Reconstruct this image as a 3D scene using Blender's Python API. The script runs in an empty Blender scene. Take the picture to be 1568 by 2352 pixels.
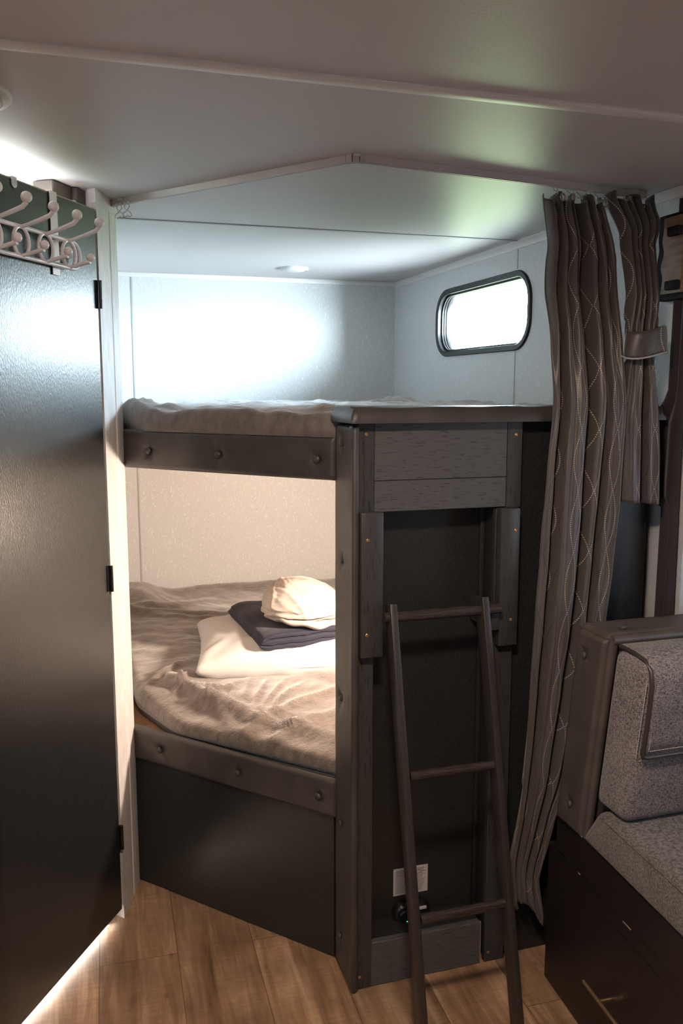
import bpy, bmesh, math, random
from mathutils import Vector, Matrix, noise
random.seed(7)
PI = math.pi
SC = bpy.context.scene
COL = SC.collection
def V(*a): return Vector(a)

# ------------------------------------------------------------------ materials
def nt(name):
    m = bpy.data.materials.new(name); m.use_nodes = True
    n = m.node_tree.nodes; l = m.node_tree.links
    b = n['Principled BSDF']
    return m, n, l, b
def simple(name, col, rough=.5, metal=0., spec=.5, coat=0., coat_r=.1, bump=None, sheen=0., var=None):
    """col rgb linear; bump=(scale,strength[,detail,(sx,sy,sz)]); var=(scale,amount,(sx,sy,sz))"""
    m, n, l, b = nt(name)
    b.inputs['Base Color'].default_value = (*col, 1)
    b.inputs['Roughness'].default_value = rough
    b.inputs['Metallic'].default_value = metal
    b.inputs['Specular IOR Level'].default_value = spec
    b.inputs['Coat Weight'].default_value = coat
    b.inputs['Coat Roughness'].default_value = coat_r
    b.inputs['Sheen Weight'].default_value = sheen
    if bump or var:
        tc = n.new('ShaderNodeTexCoord')
    if bump:
        mp = n.new('ShaderNodeMapping'); l.new(tc.outputs['Object'], mp.inputs['Vector'])
        if len(bump) > 3: mp.inputs['Scale'].default_value = bump[3]
        t = n.new('ShaderNodeTexNoise'); t.inputs['Scale'].default_value = bump[0]
        t.inputs['Detail'].default_value = bump[2] if len(bump) > 2 else 3
        l.new(mp.outputs['Vector'], t.inputs['Vector'])
        bp = n.new('ShaderNodeBump'); bp.inputs['Strength'].default_value = bump[1]; bp.inputs['Distance'].default_value = .002
        l.new(t.outputs['Fac'], bp.inputs['Height']); l.new(bp.outputs['Normal'], b.inputs['Normal'])
    if var:
        mp = n.new('ShaderNodeMapping'); l.new(tc.outputs['Object'], mp.inputs['Vector'])
        if len(var) > 2: mp.inputs['Scale'].default_value = var[2]
        t = n.new('ShaderNodeTexNoise'); t.inputs['Scale'].default_value = var[0]; t.inputs['Detail'].default_value = 4
        l.new(mp.outputs['Vector'], t.inputs['Vector'])
        r = n.new('ShaderNodeValToRGB')
        a = var[1]
        r.color_ramp.elements[0].position = .3; r.color_ramp.elements[1].position = .7
        r.color_ramp.elements[0].color = tuple(max(0, c*(1-a)) for c in col)+(1,)
        r.color_ramp.elements[1].color = tuple(min(1, c*(1+a)) for c in col)+(1,)
        l.new(t.outputs['Fac'], r.inputs['Fac']); l.new(r.outputs['Color'], b.inputs['Base Color'])
    return m

def wall_mat(name, base, streak):
    m, n, l, b = nt(name)
    tc = n.new('ShaderNodeTexCoord')
    mp = n.new('ShaderNodeMapping'); mp.inputs['Scale'].default_value = (1, 1, .32)
    l.new(tc.outputs['Object'], mp.inputs['Vector'])
    t = n.new('ShaderNodeTexNoise'); t.inputs['Scale'].default_value = 260; t.inputs['Detail'].default_value = 1.5; t.inputs['Distortion'].default_value = .9
    l.new(mp.outputs['Vector'], t.inputs['Vector'])
    r = n.new('ShaderNodeValToRGB')
    e = r.color_ramp.elements
    e[0].position = .60; e[0].color = (*base, 1); e[1].position = .68; e[1].color = (*streak, 1)
    l.new(t.outputs['Fac'], r.inputs['Fac']); l.new(r.outputs['Color'], b.inputs['Base Color'])
    b.inputs['Roughness'].default_value = .5
    return m

def floor_mat():
    m, n, l, b = nt('vinyl_planks')
    tc = n.new('ShaderNodeTexCoord')
    mp = n.new('ShaderNodeMapping')
    mp.inputs['Rotation'].default_value = (0, 0, math.radians(-88.4))
    mp.inputs['Location'].default_value = (1.34, .331, 0)
    l.new(tc.outputs['Object'], mp.inputs['Vector'])
    br = n.new('ShaderNodeTexBrick')
    br.offset = .37; br.squash = 1
    br.inputs['Scale'].default_value = 1
    br.inputs['Brick Width'].default_value = 1.15
    br.inputs['Row Height'].default_value = .2
    br.inputs['Mortar Size'].default_value = .0012
    br.inputs['Mortar Smooth'].default_value = .3
    br.inputs['Bias'].default_value = 0
    br.inputs['Color1'].default_value = (0, 0, 0, 1); br.inputs['Color2'].default_value = (1, 1, 1, 1)
    br.inputs['Mortar'].default_value = (.5, .5, .5, 1)
    l.new(mp.outputs['Vector'], br.inputs['Vector'])
    # long grain
    mp2 = n.new('ShaderNodeMapping'); mp2.inputs['Scale'].default_value = (1.6, 16, 1)
    add = n.new('ShaderNodeVectorMath'); add.operation = 'ADD'
    l.new(mp.outputs['Vector'], mp2.inputs['Vector'])
    sep = n.new('ShaderNodeMath'); sep.operation = 'MULTIPLY'; sep.inputs[1].default_value = 37
    l.new(br.outputs['Color'], sep.inputs[0])
    l.new(mp2.outputs['Vector'], add.inputs[0]); l.new(sep.outputs[0], add.inputs[1])
    g = n.new('ShaderNodeTexNoise'); g.inputs['Scale'].default_value = 1.6; g.inputs['Detail'].default_value = 8; g.inputs['Roughness'].default_value = .62; g.inputs['Distortion'].default_value = .5
    l.new(add.outputs[0], g.inputs['Vector'])
    r = n.new('ShaderNodeValToRGB'); e = r.color_ramp.elements
    e[0].position = .28; e[0].color = (.15, .080, .042, 1)
    e[1].position = .72; e[1].color = (.58, .40, .26, 1)
    x = e.new(.47); x.color = (.32, .19, .11, 1)
    x = e.new(.58); x.color = (.43, .275, .17, 1)
    l.new(g.outputs['Fac'], r.inputs['Fac'])
    # cross saw marks and blotches
    mp3 = n.new('ShaderNodeMapping'); mp3.inputs['Scale'].default_value = (60, 7, 1)
    l.new(mp.outputs['Vector'], mp3.inputs['Vector'])
    g2 = n.new('ShaderNodeTexNoise'); g2.inputs['Scale'].default_value = 2; g2.inputs['Detail'].default_value = 3
    l.new(mp3.outputs['Vector'], g2.inputs['Vector'])
    r2 = n.new('ShaderNodeMapRange'); r2.inputs['From Min'].default_value = .35; r2.inputs['From Max'].default_value = .65; r2.inputs['To Min'].default_value = .9; r2.inputs['To Max'].default_value = 1.06
    l.new(g2.outputs['Fac'], r2.inputs['Value'])
    g3 = n.new('ShaderNodeTexNoise'); g3.inputs['Scale'].default_value = 7; g3.inputs['Detail'].default_value = 2
    l.new(mp.outputs['Vector'], g3.inputs['Vector'])
    r3 = n.new('ShaderNodeMapRange'); r3.inputs['From Min'].default_value = .3; r3.inputs['From Max'].default_value = .7; r3.inputs['To Min'].default_value = .75; r3.inputs['To Max'].default_value = 1.2
    l.new(g3.outputs['Fac'], r3.inputs['Value'])
    mul = n.new('ShaderNodeMath'); mul.operation = 'MULTIPLY'; l.new(r2.outputs[0], mul.inputs[0]); l.new(r3.outputs[0], mul.inputs[1])
    # plank tone
    tone = n.new('ShaderNodeMapRange'); tone.inputs['To Min'].default_value = .82; tone.inputs['To Max'].default_value = 1.12
    l.new(br.outputs['Color'], tone.inputs['Value'])
    mul2 = n.new('ShaderNodeMath'); mul2.operation = 'MULTIPLY'; l.new(mul.outputs[0], mul2.inputs[0]); l.new(tone.outputs[0], mul2.inputs[1])
    # knots
    mk = n.new('ShaderNodeMapping'); mk.inputs['Scale'].default_value = (3.2, 7, 1); l.new(mp.outputs['Vector'], mk.inputs['Vector'])
    vo = n.new('ShaderNodeTexVoronoi'); vo.inputs['Scale'].default_value = 1.6; l.new(mk.outputs['Vector'], vo.inputs['Vector'])
    kr = n.new('ShaderNodeMapRange'); kr.inputs['From Min'].default_value = .02; kr.inputs['From Max'].default_value = .09; kr.inputs['To Min'].default_value = .5; kr.inputs['To Max'].default_value = 1
    l.new(vo.outputs['Distance'], kr.inputs['Value'])
    mul3 = n.new('ShaderNodeMath'); mul3.operation = 'MULTIPLY'; l.new(mul2.outputs[0], mul3.inputs[0]); l.new(kr.outputs[0], mul3.inputs[1])
    mort = n.new('ShaderNodeMapRange'); mort.inputs['To Min'].default_value = 1; mort.inputs['To Max'].default_value = .35
    l.new(br.outputs['Fac'], mort.inputs['Value'])
    mul4 = n.new('ShaderNodeMath'); mul4.operation = 'MULTIPLY'; l.new(mul3.outputs[0], mul4.inputs[0]); l.new(mort.outputs[0], mul4.inputs[1])
    vm = n.new('ShaderNodeVectorMath'); vm.operation = 'SCALE'
    l.new(r.outputs['Color'], vm.inputs[0]); l.new(mul4.outputs[0], vm.inputs['Scale'])
    l.new(vm.outputs[0], b.inputs['Base Color'])
    b.inputs['Roughness'].default_value = .42
    bp = n.new('ShaderNodeBump'); bp.inputs['Strength'].default_value = .25; bp.inputs['Distance'].default_value = .001
    l.new(mul4.outputs[0], bp.inputs['Height']); l.new(bp.outputs['Normal'], b.inputs['Normal'])
    return m

def wood_mat(name, col, pit, rough, axis_scale, coat=.0):
    """painted/stained dark wood with fine pores stretched along the grain"""
    m, n, l, b = nt(name)
    tc = n.new('ShaderNodeTexCoord')
    mp = n.new('ShaderNodeMapping'); mp.inputs['Scale'].default_value = axis_scale
    l.new(tc.outputs['Object'], mp.inputs['Vector'])
    t = n.new('ShaderNodeTexNoise'); t.inputs['Scale'].default_value = 1; t.inputs['Detail'].default_value = 4; t.inputs['Roughness'].default_value = .6
    l.new(mp.outputs['Vector'], t.inputs['Vector'])
    r = n.new('ShaderNodeValToRGB'); e = r.color_ramp.elements
    e[0].position = .33; e[0].color = (*pit, 1); e[1].position = .45; e[1].color = (*col, 1)
    l.new(t.outputs['Fac'], r.inputs['Fac']); l.new(r.outputs['Color'], b.inputs['Base Color'])
    bp = n.new('ShaderNodeBump'); bp.inputs['Strength'].default_value = .3; bp.inputs['Distance'].default_value = .0006
    l.new(t.outputs['Fac'], bp.inputs['Height']); l.new(bp.outputs['Normal'], b.inputs['Normal'])
    b.inputs['Roughness'].default_value = rough
    b.inputs['Coat Weight'].default_value = coat; b.inputs['Coat Roughness'].default_value = .25
    return m

def tweed_mat(name, dark, light, scale=(1, 1, 1)):
    m, n, l, b = nt(name)
    tc = n.new('ShaderNodeTexCoord')
    outs = []
    for sc in ((700*scale[0], 700*scale[1], 160*scale[2]), (160*scale[0], 160*scale[1], 700*scale[2])):
        mp = n.new('ShaderNodeMapping'); mp.inputs['Scale'].default_value = sc
        l.new(tc.outputs['Object'], mp.inputs['Vector'])
        t = n.new('ShaderNodeTexNoise'); t.inputs['Scale'].default_value = 1; t.inputs['Detail'].default_value = 2
        l.new(mp.outputs['Vector'], t.inputs['Vector']); outs.append(t)
    a = n.new('ShaderNodeMath'); a.operation = 'ADD'; l.new(outs[0].outputs['Fac'], a.inputs[0]); l.new(outs[1].outputs['Fac'], a.inputs[1])
    g = n.new('ShaderNodeTexNoise'); g.inputs['Scale'].default_value = 9; l.new(tc.outputs['Object'], g.inputs['Vector'])
    g2 = n.new('ShaderNodeMath'); g2.operation = 'MULTIPLY_ADD'; g2.inputs[1].default_value = .25
    l.new(g.outputs['Fac'], g2.inputs[0]); l.new(a.outputs[0], g2.inputs[2])
    r = n.new('ShaderNodeValToRGB'); e = r.color_ramp.elements
    mr = n.new('ShaderNodeMath'); mr.operation = 'MULTIPLY'; mr.inputs[1].default_value = .5; l.new(g2.outputs[0], mr.inputs[0])
    e[0].position = .47; e[0].color = (*dark, 1); e[1].position = .66; e[1].color = (*light, 1)
    l.new(mr.outputs[0], r.inputs['Fac']); l.new(r.outputs['Color'], b.inputs['Base Color'])
    bp = n.new('ShaderNodeBump'); bp.inputs['Strength'].default_value = .5; bp.inputs['Distance'].default_value = .001
    l.new(a.outputs[0], bp.inputs['Height']); l.new(bp.outputs['Normal'], b.inputs['Normal'])
    b.inputs['Roughness'].default_value = .85; b.inputs['Sheen Weight'].default_value = .15
    return m

def curtain_mat():
    """satin cloth, dotted chain pattern from the cloth's own UVs (metres)"""
    m, n, l, b = nt('curtain_satin')
    uv = n.new('ShaderNodeUVMap'); uv.uv_map = 'UVMap'
    s = n.new('ShaderNodeSeparateXYZ'); l.new(uv.outputs[0], s.inputs[0])
    def M(op, a, b_=None, c=None):
        q = n.new('ShaderNodeMath'); q.operation = op
        for i, x in enumerate((a, b_, c)):
            if x is None: continue
            if isinstance(x, (int, float)): q.inputs[i].default_value = x
            else: l.new(x, q.inputs[i])
        return q.outputs[0]
    P, L, A = .118, .146, .050
    u, v = s.outputs['X'], s.outputs['Y']
    th = M('MULTIPLY', v, 2*PI/L)
    cs = M('COSINE', th)
    col = M('DIVIDE', u, P); cell = M('FLOOR', col); fu = M('SUBTRACT', M('SUBTRACT', col, cell), .5)
    up = M('MULTIPLY', fu, P)
    par = M('MODULO', M('ABSOLUTE', cell), 2.)
    sgn = M('SUBTRACT', 1., M('MULTIPLY', par, 2.))
    # rounder lobes
    amp = M('MULTIPLY_ADD', M('SQRT', M('MULTIPLY_ADD', cs, .4999, .5)), A, .003)
    d1 = M('ABSOLUTE', M('SUBTRACT', M('ABSOLUTE', up), amp))
    # arc length correct dots: sample along v
    fv = M('ABSOLUTE', M('SUBTRACT', M('FRACT', M('MULTIPLY', v, 1/.0052)), .5))
    near = M('LESS_THAN', d1, .0021)
    dot = M('LESS_THAN', fv, .30)
    mask = M('MULTIPLY', near, dot)
    light = M('MULTIPLY', mask, par)
    dark = M('MULTIPLY', mask, M('SUBTRACT', 1., par))
    mix1 = n.new('ShaderNodeMix'); mix1.data_type = 'RGBA'
    base = (.072, .059, .054, 1)
    mix1.inputs['A'].default_value = base; mix1.inputs['B'].default_value = (.62, .56, .50, 1)
    l.new(light, mix1.inputs['Factor'])
    mix2 = n.new('ShaderNodeMix'); mix2.data_type = 'RGBA'
    l.new(mix1.outputs['Result'], mix2.inputs['A']); mix2.inputs['B'].default_value = (.012, .009, .009, 1)
    l.new(dark, mix2.inputs['Factor'])
    l.new(mix2.outputs['Result'], b.inputs['Base Color'])
    b.inputs['Roughness'].default_value = .42
    b.inputs['Sheen Weight'].default_value = .3
    b.inputs['Specular IOR Level'].default_value = .6
    tc = n.new('ShaderNodeTexCoord')
    t = n.new('ShaderNodeTexNoise'); t.inputs['Scale'].default_value = 900; l.new(tc.outputs['Object'], t.inputs['Vector'])
    bp = n.new('ShaderNodeBump'); bp.inputs['Strength'].default_value = .25; bp.inputs['Distance'].default_value = .0006
    l.new(t.outputs['Fac'], bp.inputs['Height']); l.new(bp.outputs['Normal'], b.inputs['Normal'])
    return m

def glass_mat(tint=(.96, .98, .98, 1)):
    m, n, l, b = nt('window_glass')
    out = n['Material Output']
    tr = n.new('ShaderNodeBsdfTransparent'); tr.inputs['Color'].default_value = tint
    gl = n.new('ShaderNodeBsdfGlossy'); gl.inputs['Roughness'].default_value = .02
    lw = n.new('ShaderNodeLayerWeight'); lw.inputs['Blend'].default_value = .5; p4 = n.new('ShaderNodeMath'); p4.operation = 'POWER'; p4.inputs[1].default_value = 4; l.new(lw.outputs['Facing'], p4.inputs[0]); fr = n.new('ShaderNodeMath'); fr.operation = 'MULTIPLY_ADD'; fr.inputs[1].default_value = .5; fr.inputs[2].default_value = .04; l.new(p4.outputs[0], fr.inputs[0])
    mx = n.new('ShaderNodeMixShader'); l.new(fr.outputs[0], mx.inputs[0]); l.new(tr.outputs[0], mx.inputs[1]); l.new(gl.outputs[0], mx.inputs[2])
    l.new(mx.outputs[0], out.inputs['Surface'])
    return m
def glow(name, col, s):
    m, n, l, b = nt(name)
    b.inputs['Base Color'].default_value = (*col, 1)
    b.inputs['Emission Color'].default_value = (*col, 1); b.inputs['Emission Strength'].default_value = s
    return m

M_WALL = wall_mat('wall_panel_print', (.60, .61, .61), (.78, .78, .78))
M_CEIL = simple('ceiling_vinyl', (.60, .565, .565), .42, spec=.45, bump=(260, .12, 2))
M_PLAIN = simple('plain_wall', (.58, .56, .54), .6)
M_BATTEN = simple('batten_white', (.80, .77, .75), .4)
M_SEAM = simple('seam_grey', (.42, .43, .44), .5)
M_ALU = simple('brushed_aluminium', (.80, .78, .79), .46, metal=0., bump=(120, .3, 3, (1, 1, .08)), var=(90, .12, (1, 1, .2)))
M_TRACK = simple('track_aluminium', (.66, .62, .60), .38, metal=.6)
M_DOOR = simple('door_laminate', (.016, .017, .018), .30, spec=.85, bump=(420, .22, 3, (1, 1, .3)), var=(300, .35, (1, 1, .25)))
M_LAM = simple('black_laminate', (.020, .021, .021), .38, spec=.5, bump=(420, .15, 3, (1, 1, .3)), var=(300, .4, (1, 1, .25)))
M_VINYL = simple('dark_vinyl', (.055, .049, .045), .44, spec=.55, bump=(300, .25, 3), var=(14, .2))
M_VINYL_D = simple('bench_vinyl', (.075, .062, .056), .42, spec=.5, bump=(300, .25, 3), var=(14, .2))
M_PIPE = simple('piping_vinyl', (.04, .034, .032), .4)
M_WOODV = wood_mat('dark_wood_upright_grain', (.047, .046, .047), (.018, .018, .018), .36, (260, 260, 26))
M_WOODH = wood_mat('dark_wood_level_grain', (.088, .087, .090), (.028, .028, .028), .40, (30, 300, 300))
M_LADDER = simple('ladder_brown', (.036, .029, .027), .34, spec=.5, var=(60, .3, (6, 6, .5)), bump=(200, .15, 3, (5, 5, .4)))
M_RUNG = simple('ladder_rung', (.040, .031, .028), .26, spec=.6, var=(60, .5, (.4, 6, 6)))
M_RAW = simple('bare_wood_edge', (.42, .33, .24), .6)
M_BRASS = simple('screw_brass', (.55, .33, .17), .35, metal=.8)
M_BLACK = simple('black_plastic', (.011, .011, .011), .28, spec=.5)
M_BLACKM = simple('black_frame_metal', (.012, .012, .013), .42, spec=.35)
M_WHITE = simple('white_enamel', (.86, .80, .82), .28, spec=.5)
M_WHITEP = simple('white_plastic', (.66, .66, .66), .35)
M_STEEL = simple('steel', (.62, .56, .50), .25, metal=1)
M_FLEECE = simple('brown_fleece', (.150, .118, .097), .95, bump=(190, 1.0, 5), sheen=.7, var=(34, .36, (1, 2.4, 1)))
M_FLEECE2 = simple('grey_fleece', (.155, .130, .118), .95, bump=(260, .9, 4), sheen=.55, var=(24, .28, (1, 2, 1)))
M_MATT = simple('mattress_ticking', (.16, .17, .19), .8, bump=(500, .3))
M_PILLOW = simple('pillow_cotton', (.66, .65, .635), .8, bump=(30, .5, 3))
M_NAVY = simple('navy_cotton', (.010, .012, .032), .75, bump=(45, .6, 3), sheen=.15)
M_CREAM = simple('cream_blanket_cloth', (.50, .45, .40), .9, bump=(160, .5, 3, (1, 1, 4)), var=(50, .10, (1, 1, 5)))
M_TWEED = tweed_mat('bench_tweed', (.045, .038, .037), (.27, .24, .245))
M_TWEED2 = tweed_mat('seat_tweed', (.042, .037, .034), (.20, .18, .172))
M_BASE = simple('bench_base_wood', (.014, .010, .012), .34, spec=.5, bump=(300, .15, 3, (1, 1, .3)))
M_PLYW = simple('platform_plywood', (.22, .12, .06), .6, var=(20, .3))
M_GOLD = simple('brass_bar', (.60, .42, .26), .28, metal=.9)
M_DRAPE = simple('dark_drape_cloth', (.030, .021, .025), .8, sheen=.2, bump=(300, .4))
M_PAPER = simple('paper_label', (.52, .49, .50), .6)
M_INK = simple('label_ink', (.12, .10, .11), .7)
M_LED = glow('led_green', (.02, .9, .2), 3)
M_MATTE = simple('matte_black', (.015, .012, .014), .75, spec=.2)
M_OAK = simple('aged_oak', (.20, .125, .07), .5, var=(14, .35, (1, 1, 6)))
M_THREAD = simple('thread', (.50, .46, .43), .8)
M_CURT = curtain_mat()
M_FLOOR = floor_mat()
M_GLASS = glass_mat()
M_TINT = glass_mat((.12, .117, .122, 1)); M_TINT.name = 'tinted_glass'
M_DIFF = simple('lamp_diffuser', (.70, .70, .70), .3)
M_BROWN = simple('header_brown', (.055, .038, .03), .5, bump=(60, .3))

# ------------------------------------------------------------------ builders
def mesh_obj(name, bm, mat, parent=None, smooth=True, ang=35):
    me = bpy.data.meshes.new(name)
    bmesh.ops.recalc_face_normals(bm, faces=bm.faces[:])
    bm.to_mesh(me); bm.free()
    if smooth:
        for p in me.polygons: p.use_smooth = True
        me.set_sharp_from_angle(angle=math.radians(ang))
    mats = mat if isinstance(mat, (list, tuple)) else [mat]
    for q in mats: me.materials.append(q)
    o = bpy.data.objects.new(name, me); COL.objects.link(o)
    if parent:
        o.parent = parent
        o.matrix_parent_inverse = parent.matrix_world.inverted() if parent.type == 'EMPTY' else Matrix.Identity(4)
    return o
def bmn(): return bmesh.new()
def frame(o, eu, ev, en=None):
    eu = Vector(eu).normalized(); ev = Vector(ev).normalized()
    en = Vector(en).normalized() if en else eu.cross(ev)
    m = Matrix((eu, ev, en)).transposed().to_4x4(); m.translation = Vector(o)
    return m
def box(bm, lo, hi, bev=0, seg=2, mat=None):
    lo = Vector(lo); hi = Vector(hi)
    r = bmesh.ops.create_cube(bm, size=1)
    vs = r['verts']
    for v in vs: v.co = Vector(((lo[i]+hi[i])/2 + v.co[i]*(hi[i]-lo[i]) for i in range(3)))
    if bev:
        es = list({e for v in vs for e in v.link_edges})
        rr = bmesh.ops.bevel(bm, geom=es, offset=bev, segments=seg, profile=.5, affect='EDGES')
        vs = list({v for f in rr['faces'] for v in f.verts} | {v for v in vs if v.is_valid})
    if mat: 
        for v in vs: v.co = mat @ v.co
    return vs
def prism(bm, pts, z0, z1):
    a = [bm.verts.new((x, y, z0)) for x, y in pts]; b = [bm.verts.new((x, y, z1)) for x, y in pts]
    bm.faces.new(a[::-1]); bm.faces.new(b)
    n = len(pts)
    for i in range(n): bm.faces.new((a[i], a[(i+1) % n], b[(i+1) % n], b[i]))
def tube(bm, pts, r, n=12, closed=False, caps=True):
    pts = [Vector(p) for p in pts]; N = len(pts); rings = []
    rr = r if isinstance(r, (list, tuple)) else [r]*N
    up = None
    for i, p in enumerate(pts):
        if closed: t = pts[(i+1) % N]-pts[i-1]
        else: t = pts[min(i+1, N-1)]-pts[max(i-1, 0)]
        t.normalize()
        if up is None:
            up = Vector((0, 0, 1)) if abs(t.z) < .9 else Vector((1, 0, 0))
        x = t.cross(up)
        if x.length < 1e-4: x = t.orthogonal()
        x.normalize(); y = x.cross(t).normalized(); up = y
        rings.append([bm.verts.new(p+(x*math.cos(2*PI*k/n)+y*math.sin(2*PI*k/n))*rr[i]) for k in range(n)])
    R = range(N) if closed else range(N-1)
    for i in R:
        a, b = rings[i], rings[(i+1) % N]
        for k in range(n): bm.faces.new((a[k], a[(k+1) % n], b[(k+1) % n], b[k]))
    if caps and not closed:
        bm.faces.new(rings[0][::-1]); bm.faces.new(rings[-1])
def ball(bm, c, r, sc=(1, 1, 1), seg=16, rot=None):
    res = bmesh.ops.create_uvsphere(bm, u_segments=seg, v_segments=max(6, seg//2), radius=1)
    for v in res['verts']:
        q = Vector((v.co.x*r*sc[0], v.co.y*r*sc[1], v.co.z*r*sc[2]))
        if rot: q = rot @ q
        v.co = q+Vector(c)
def lathe(bm, prof, M, n=32):
    """prof [(r,h)] about local z; M frame"""
    rings = []
    for r, h in prof:
        rings.append([bm.verts.new(M @ Vector((max(r, 1e-5)*math.cos(2*PI*k/n), max(r, 1e-5)*math.sin(2*PI*k/n), h))) for k in range(n)])
    for a, b in zip(rings, rings[1:]):
        for k in range(n): bm.faces.new((a[k], a[(k+1) % n], b[(k+1) % n], b[k]))
    bm.faces.new(rings[0][::-1]); bm.faces.new(rings[-1])
def props(o, label=None, cat=None, group=None, kind=None):
    if label: o['label'] = label
    if cat: o['category'] = cat
    if group: o['group'] = group
    if kind: o['kind'] = kind
    return o
def thing(name, loc, label, cat, group=None, kind=None):
    o = bpy.data.objects.new(name, None); COL.objects.link(o); o.location = loc
    o.empty_display_size = .05
    bpy.context.view_layer.update()
    return props(o, label, cat, group, kind)
def struct(name, bm, mat, label=None, cat=None, smooth=True):
    o = mesh_obj(name, bm, mat, None, smooth); props(o, label, cat, None, 'structure'); return o

def padded(bm, M, L, H, T, r, buttons, base=.004, step=.01, wr=0.0012, puck=.035, deep=.009, seed=0):
    """upholstered board: local u 0..L, v 0..H, bulging to T along n with dimples"""
    nu = max(4, int(L/step)); nv = max(4, int(H/step))
    g = []
    for i in range(nu+1):
        row = []
        u = L*i/nu
        for j in range(nv+1):
            v = H*j/nv
            e = min(u, L-u, v, H-v)
            k = min(e/r, 1) if r else 1
            d = base+(T-base)*math.sqrt(max(0, 1-(1-k)**2))
            for bu, bv in buttons:
                q = math.hypot(u-bu, v-bv)
                a = math.atan2(v-bv, u-bu)
                if q < .09:
                    d -= deep*math.exp(-(q/.014)**2)
                    d -= .0016*math.exp(-(q/puck)**2)*(1+math.cos(5*a+bu*40))*min(1, k)
            d += wr*noise.noise(Vector((u*12+seed, v*12, seed*3.1)))*k
            row.append(bm.verts.new(M @ Vector((u, v, d))))
        g.append(row)
    for i in range(nu):
        for j in range(nv): bm.faces.new((g[i][j], g[i+1][j], g[i+1][j+1], g[i][j+1]))
    # closed skirt and back
    def P(i, j): return bm.verts.new(M @ Vector((L*i/nu, H*j/nv, 0)))
    loop = [(i, 0) for i in range(nu)]+[(nu, j) for j in range(nv)]+[(i, nv) for i in range(nu, 0, -1)]+[(0, j) for j in range(nv, 0, -1)]
    bk = [P(*q) for q in loop]
    n = len(loop)
    for k in range(n):
        a = g[loop[k][0]][loop[k][1]]; b = g[loop[(k+1) % n][0]][loop[(k+1) % n][1]]
        bm.faces.new((a, b, bk[(k+1) % n], bk[k]))
    bm.faces.new(bk)
def button(M, u, v, d, parent, mat, r=.0095):
    bm = bmn(); R = M.to_3x3()
    ball(bm, M @ Vector((u, v, d)), r, (1, 1, .6), 14, R)
    return mesh_obj('button', bm, mat, parent)
def screw(M, parent, r=.0042, mat=None):
    bm = bmn(); lathe(bm, [(r, 0), (r, .0008), (r*.7, .0018)], M, 12)
    ob = mesh_obj('screw', bm, mat or M_BRASS, parent)
    return ob

# ------------------------------------------------------------------ main numbers
H = 1.98; XR = 1.439; YB = 3.845
S0 = V(.584, 1.965, 0)            # foot of the padded post
DG = V(-.66592, .74602, 0)        # bunk front runs diagonally
DGN = V(-.74602, -.66592, 0)      # out into the room
XL = -.95; XS = 2.05; YF = -2.3; YS = 1.765   # left wall, slide-out wall, wall behind, slide-out corner

# ------------------------------------------------------------------ shell
bm = bmn(); box(bm, (XL-.05, YF-.05, -.05), (XS+.05, YB+.05, 0)); struct('floor', bm, M_FLOOR, 'brown wood-look vinyl plank floor', 'floor', False)
bm = bmn(); box(bm, (XL-.05, YF-.05, H), (XS+.05, YB+.05, H+.05)); struct('ceiling', bm, M_CEIL, 'white satin ceiling panels with flat battens', 'ceiling', False)
bm = bmn(); box(bm, (-.0, YB, 0), (XR+.06, YB+.05, H)); struct('wall_back', bm, M_WALL, 'pale patterned wall at the end of the bunks', 'wall', False)

def holed_wall(name, M, L, Hh, t, hole, rad, mat, label):
    """wall in local u,v with a rounded opening hole=(u0,v0,u1,v1), thickness t along +n"""
    bm = bmn()
    u0, v0, u1, v1 = hole
    ring = []
    for cx, cy, a0 in ((u1-rad, v1-rad, 0), (u0+rad, v1-rad, 90), (u0+rad, v0+rad, 180), (u1-rad, v0+rad, 270)):
        for k in range(9):
            a = math.radians(a0+k*90/8); ring.append((cx+rad*math.cos(a), cy+rad*math.sin(a)))
    def mk(pts): 
        vs = [bm.verts.new((p[0], p[1], 0)) for p in pts]
        return [bm.edges.new((vs[i], vs[(i+1) % len(vs)])) for i in range(len(vs))]
    es = mk([(0, 0), (L, 0), (L, Hh), (0, Hh)])+mk(ring)
    bmesh.ops.triangle_fill(bm, use_beauty=True, edges=es)
    ret = bmesh.ops.extrude_face_region(bm, geom=bm.faces[:])
    for v in [g for g in ret['geom'] if isinstance(g, bmesh.types.BMVert)]: v.co.z += t
    for v in bm.verts: v.co = M @ v.co
    return struct(name, bm, mat, label, 'wall', False), ring

W1 = (2.578, 1.634, 3.322, 1.862)
MR = frame((XR, 0, 0), (0, 1, 0), (0, 0, 1))     # n = +x : outward
wr_, ring1 = holed_wall('wall_right', frame((XR, YS, 0), (0, 1, 0), (0, 0, 1)), YB-YS, H, .055, (W1[0]-YS, W1[1], W1[2]-YS, W1[3]), .085, M_WALL, 'pale patterned side wall with the small bunk window')
# slide-out return + outer wall with window (behind the camera's view)
bm = bmn(); box(bm, (XR+.055, YS, 0), (XS+.05, YS+.05, H)); struct('wall_slideout', bm, M_PLAIN, 'end wall of the slide-out beside the bench', 'wall', False)
W3 = (.15, .95, 1.35, 1.62)
holed_wall('wall_right_slideout', frame((XS, YF, 0), (0, 1, 0), (0, 0, 1)), YS-YF, H, .05, (W3[0]-YF, W3[1], W3[2]-YF, W3[3]), .05, M_PLAIN, 'outer wall of the slide-out')
W2 = (2.02, .95, 3.1, 1.85)
W4 = (-.9, .95, .5, 1.65)
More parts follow.
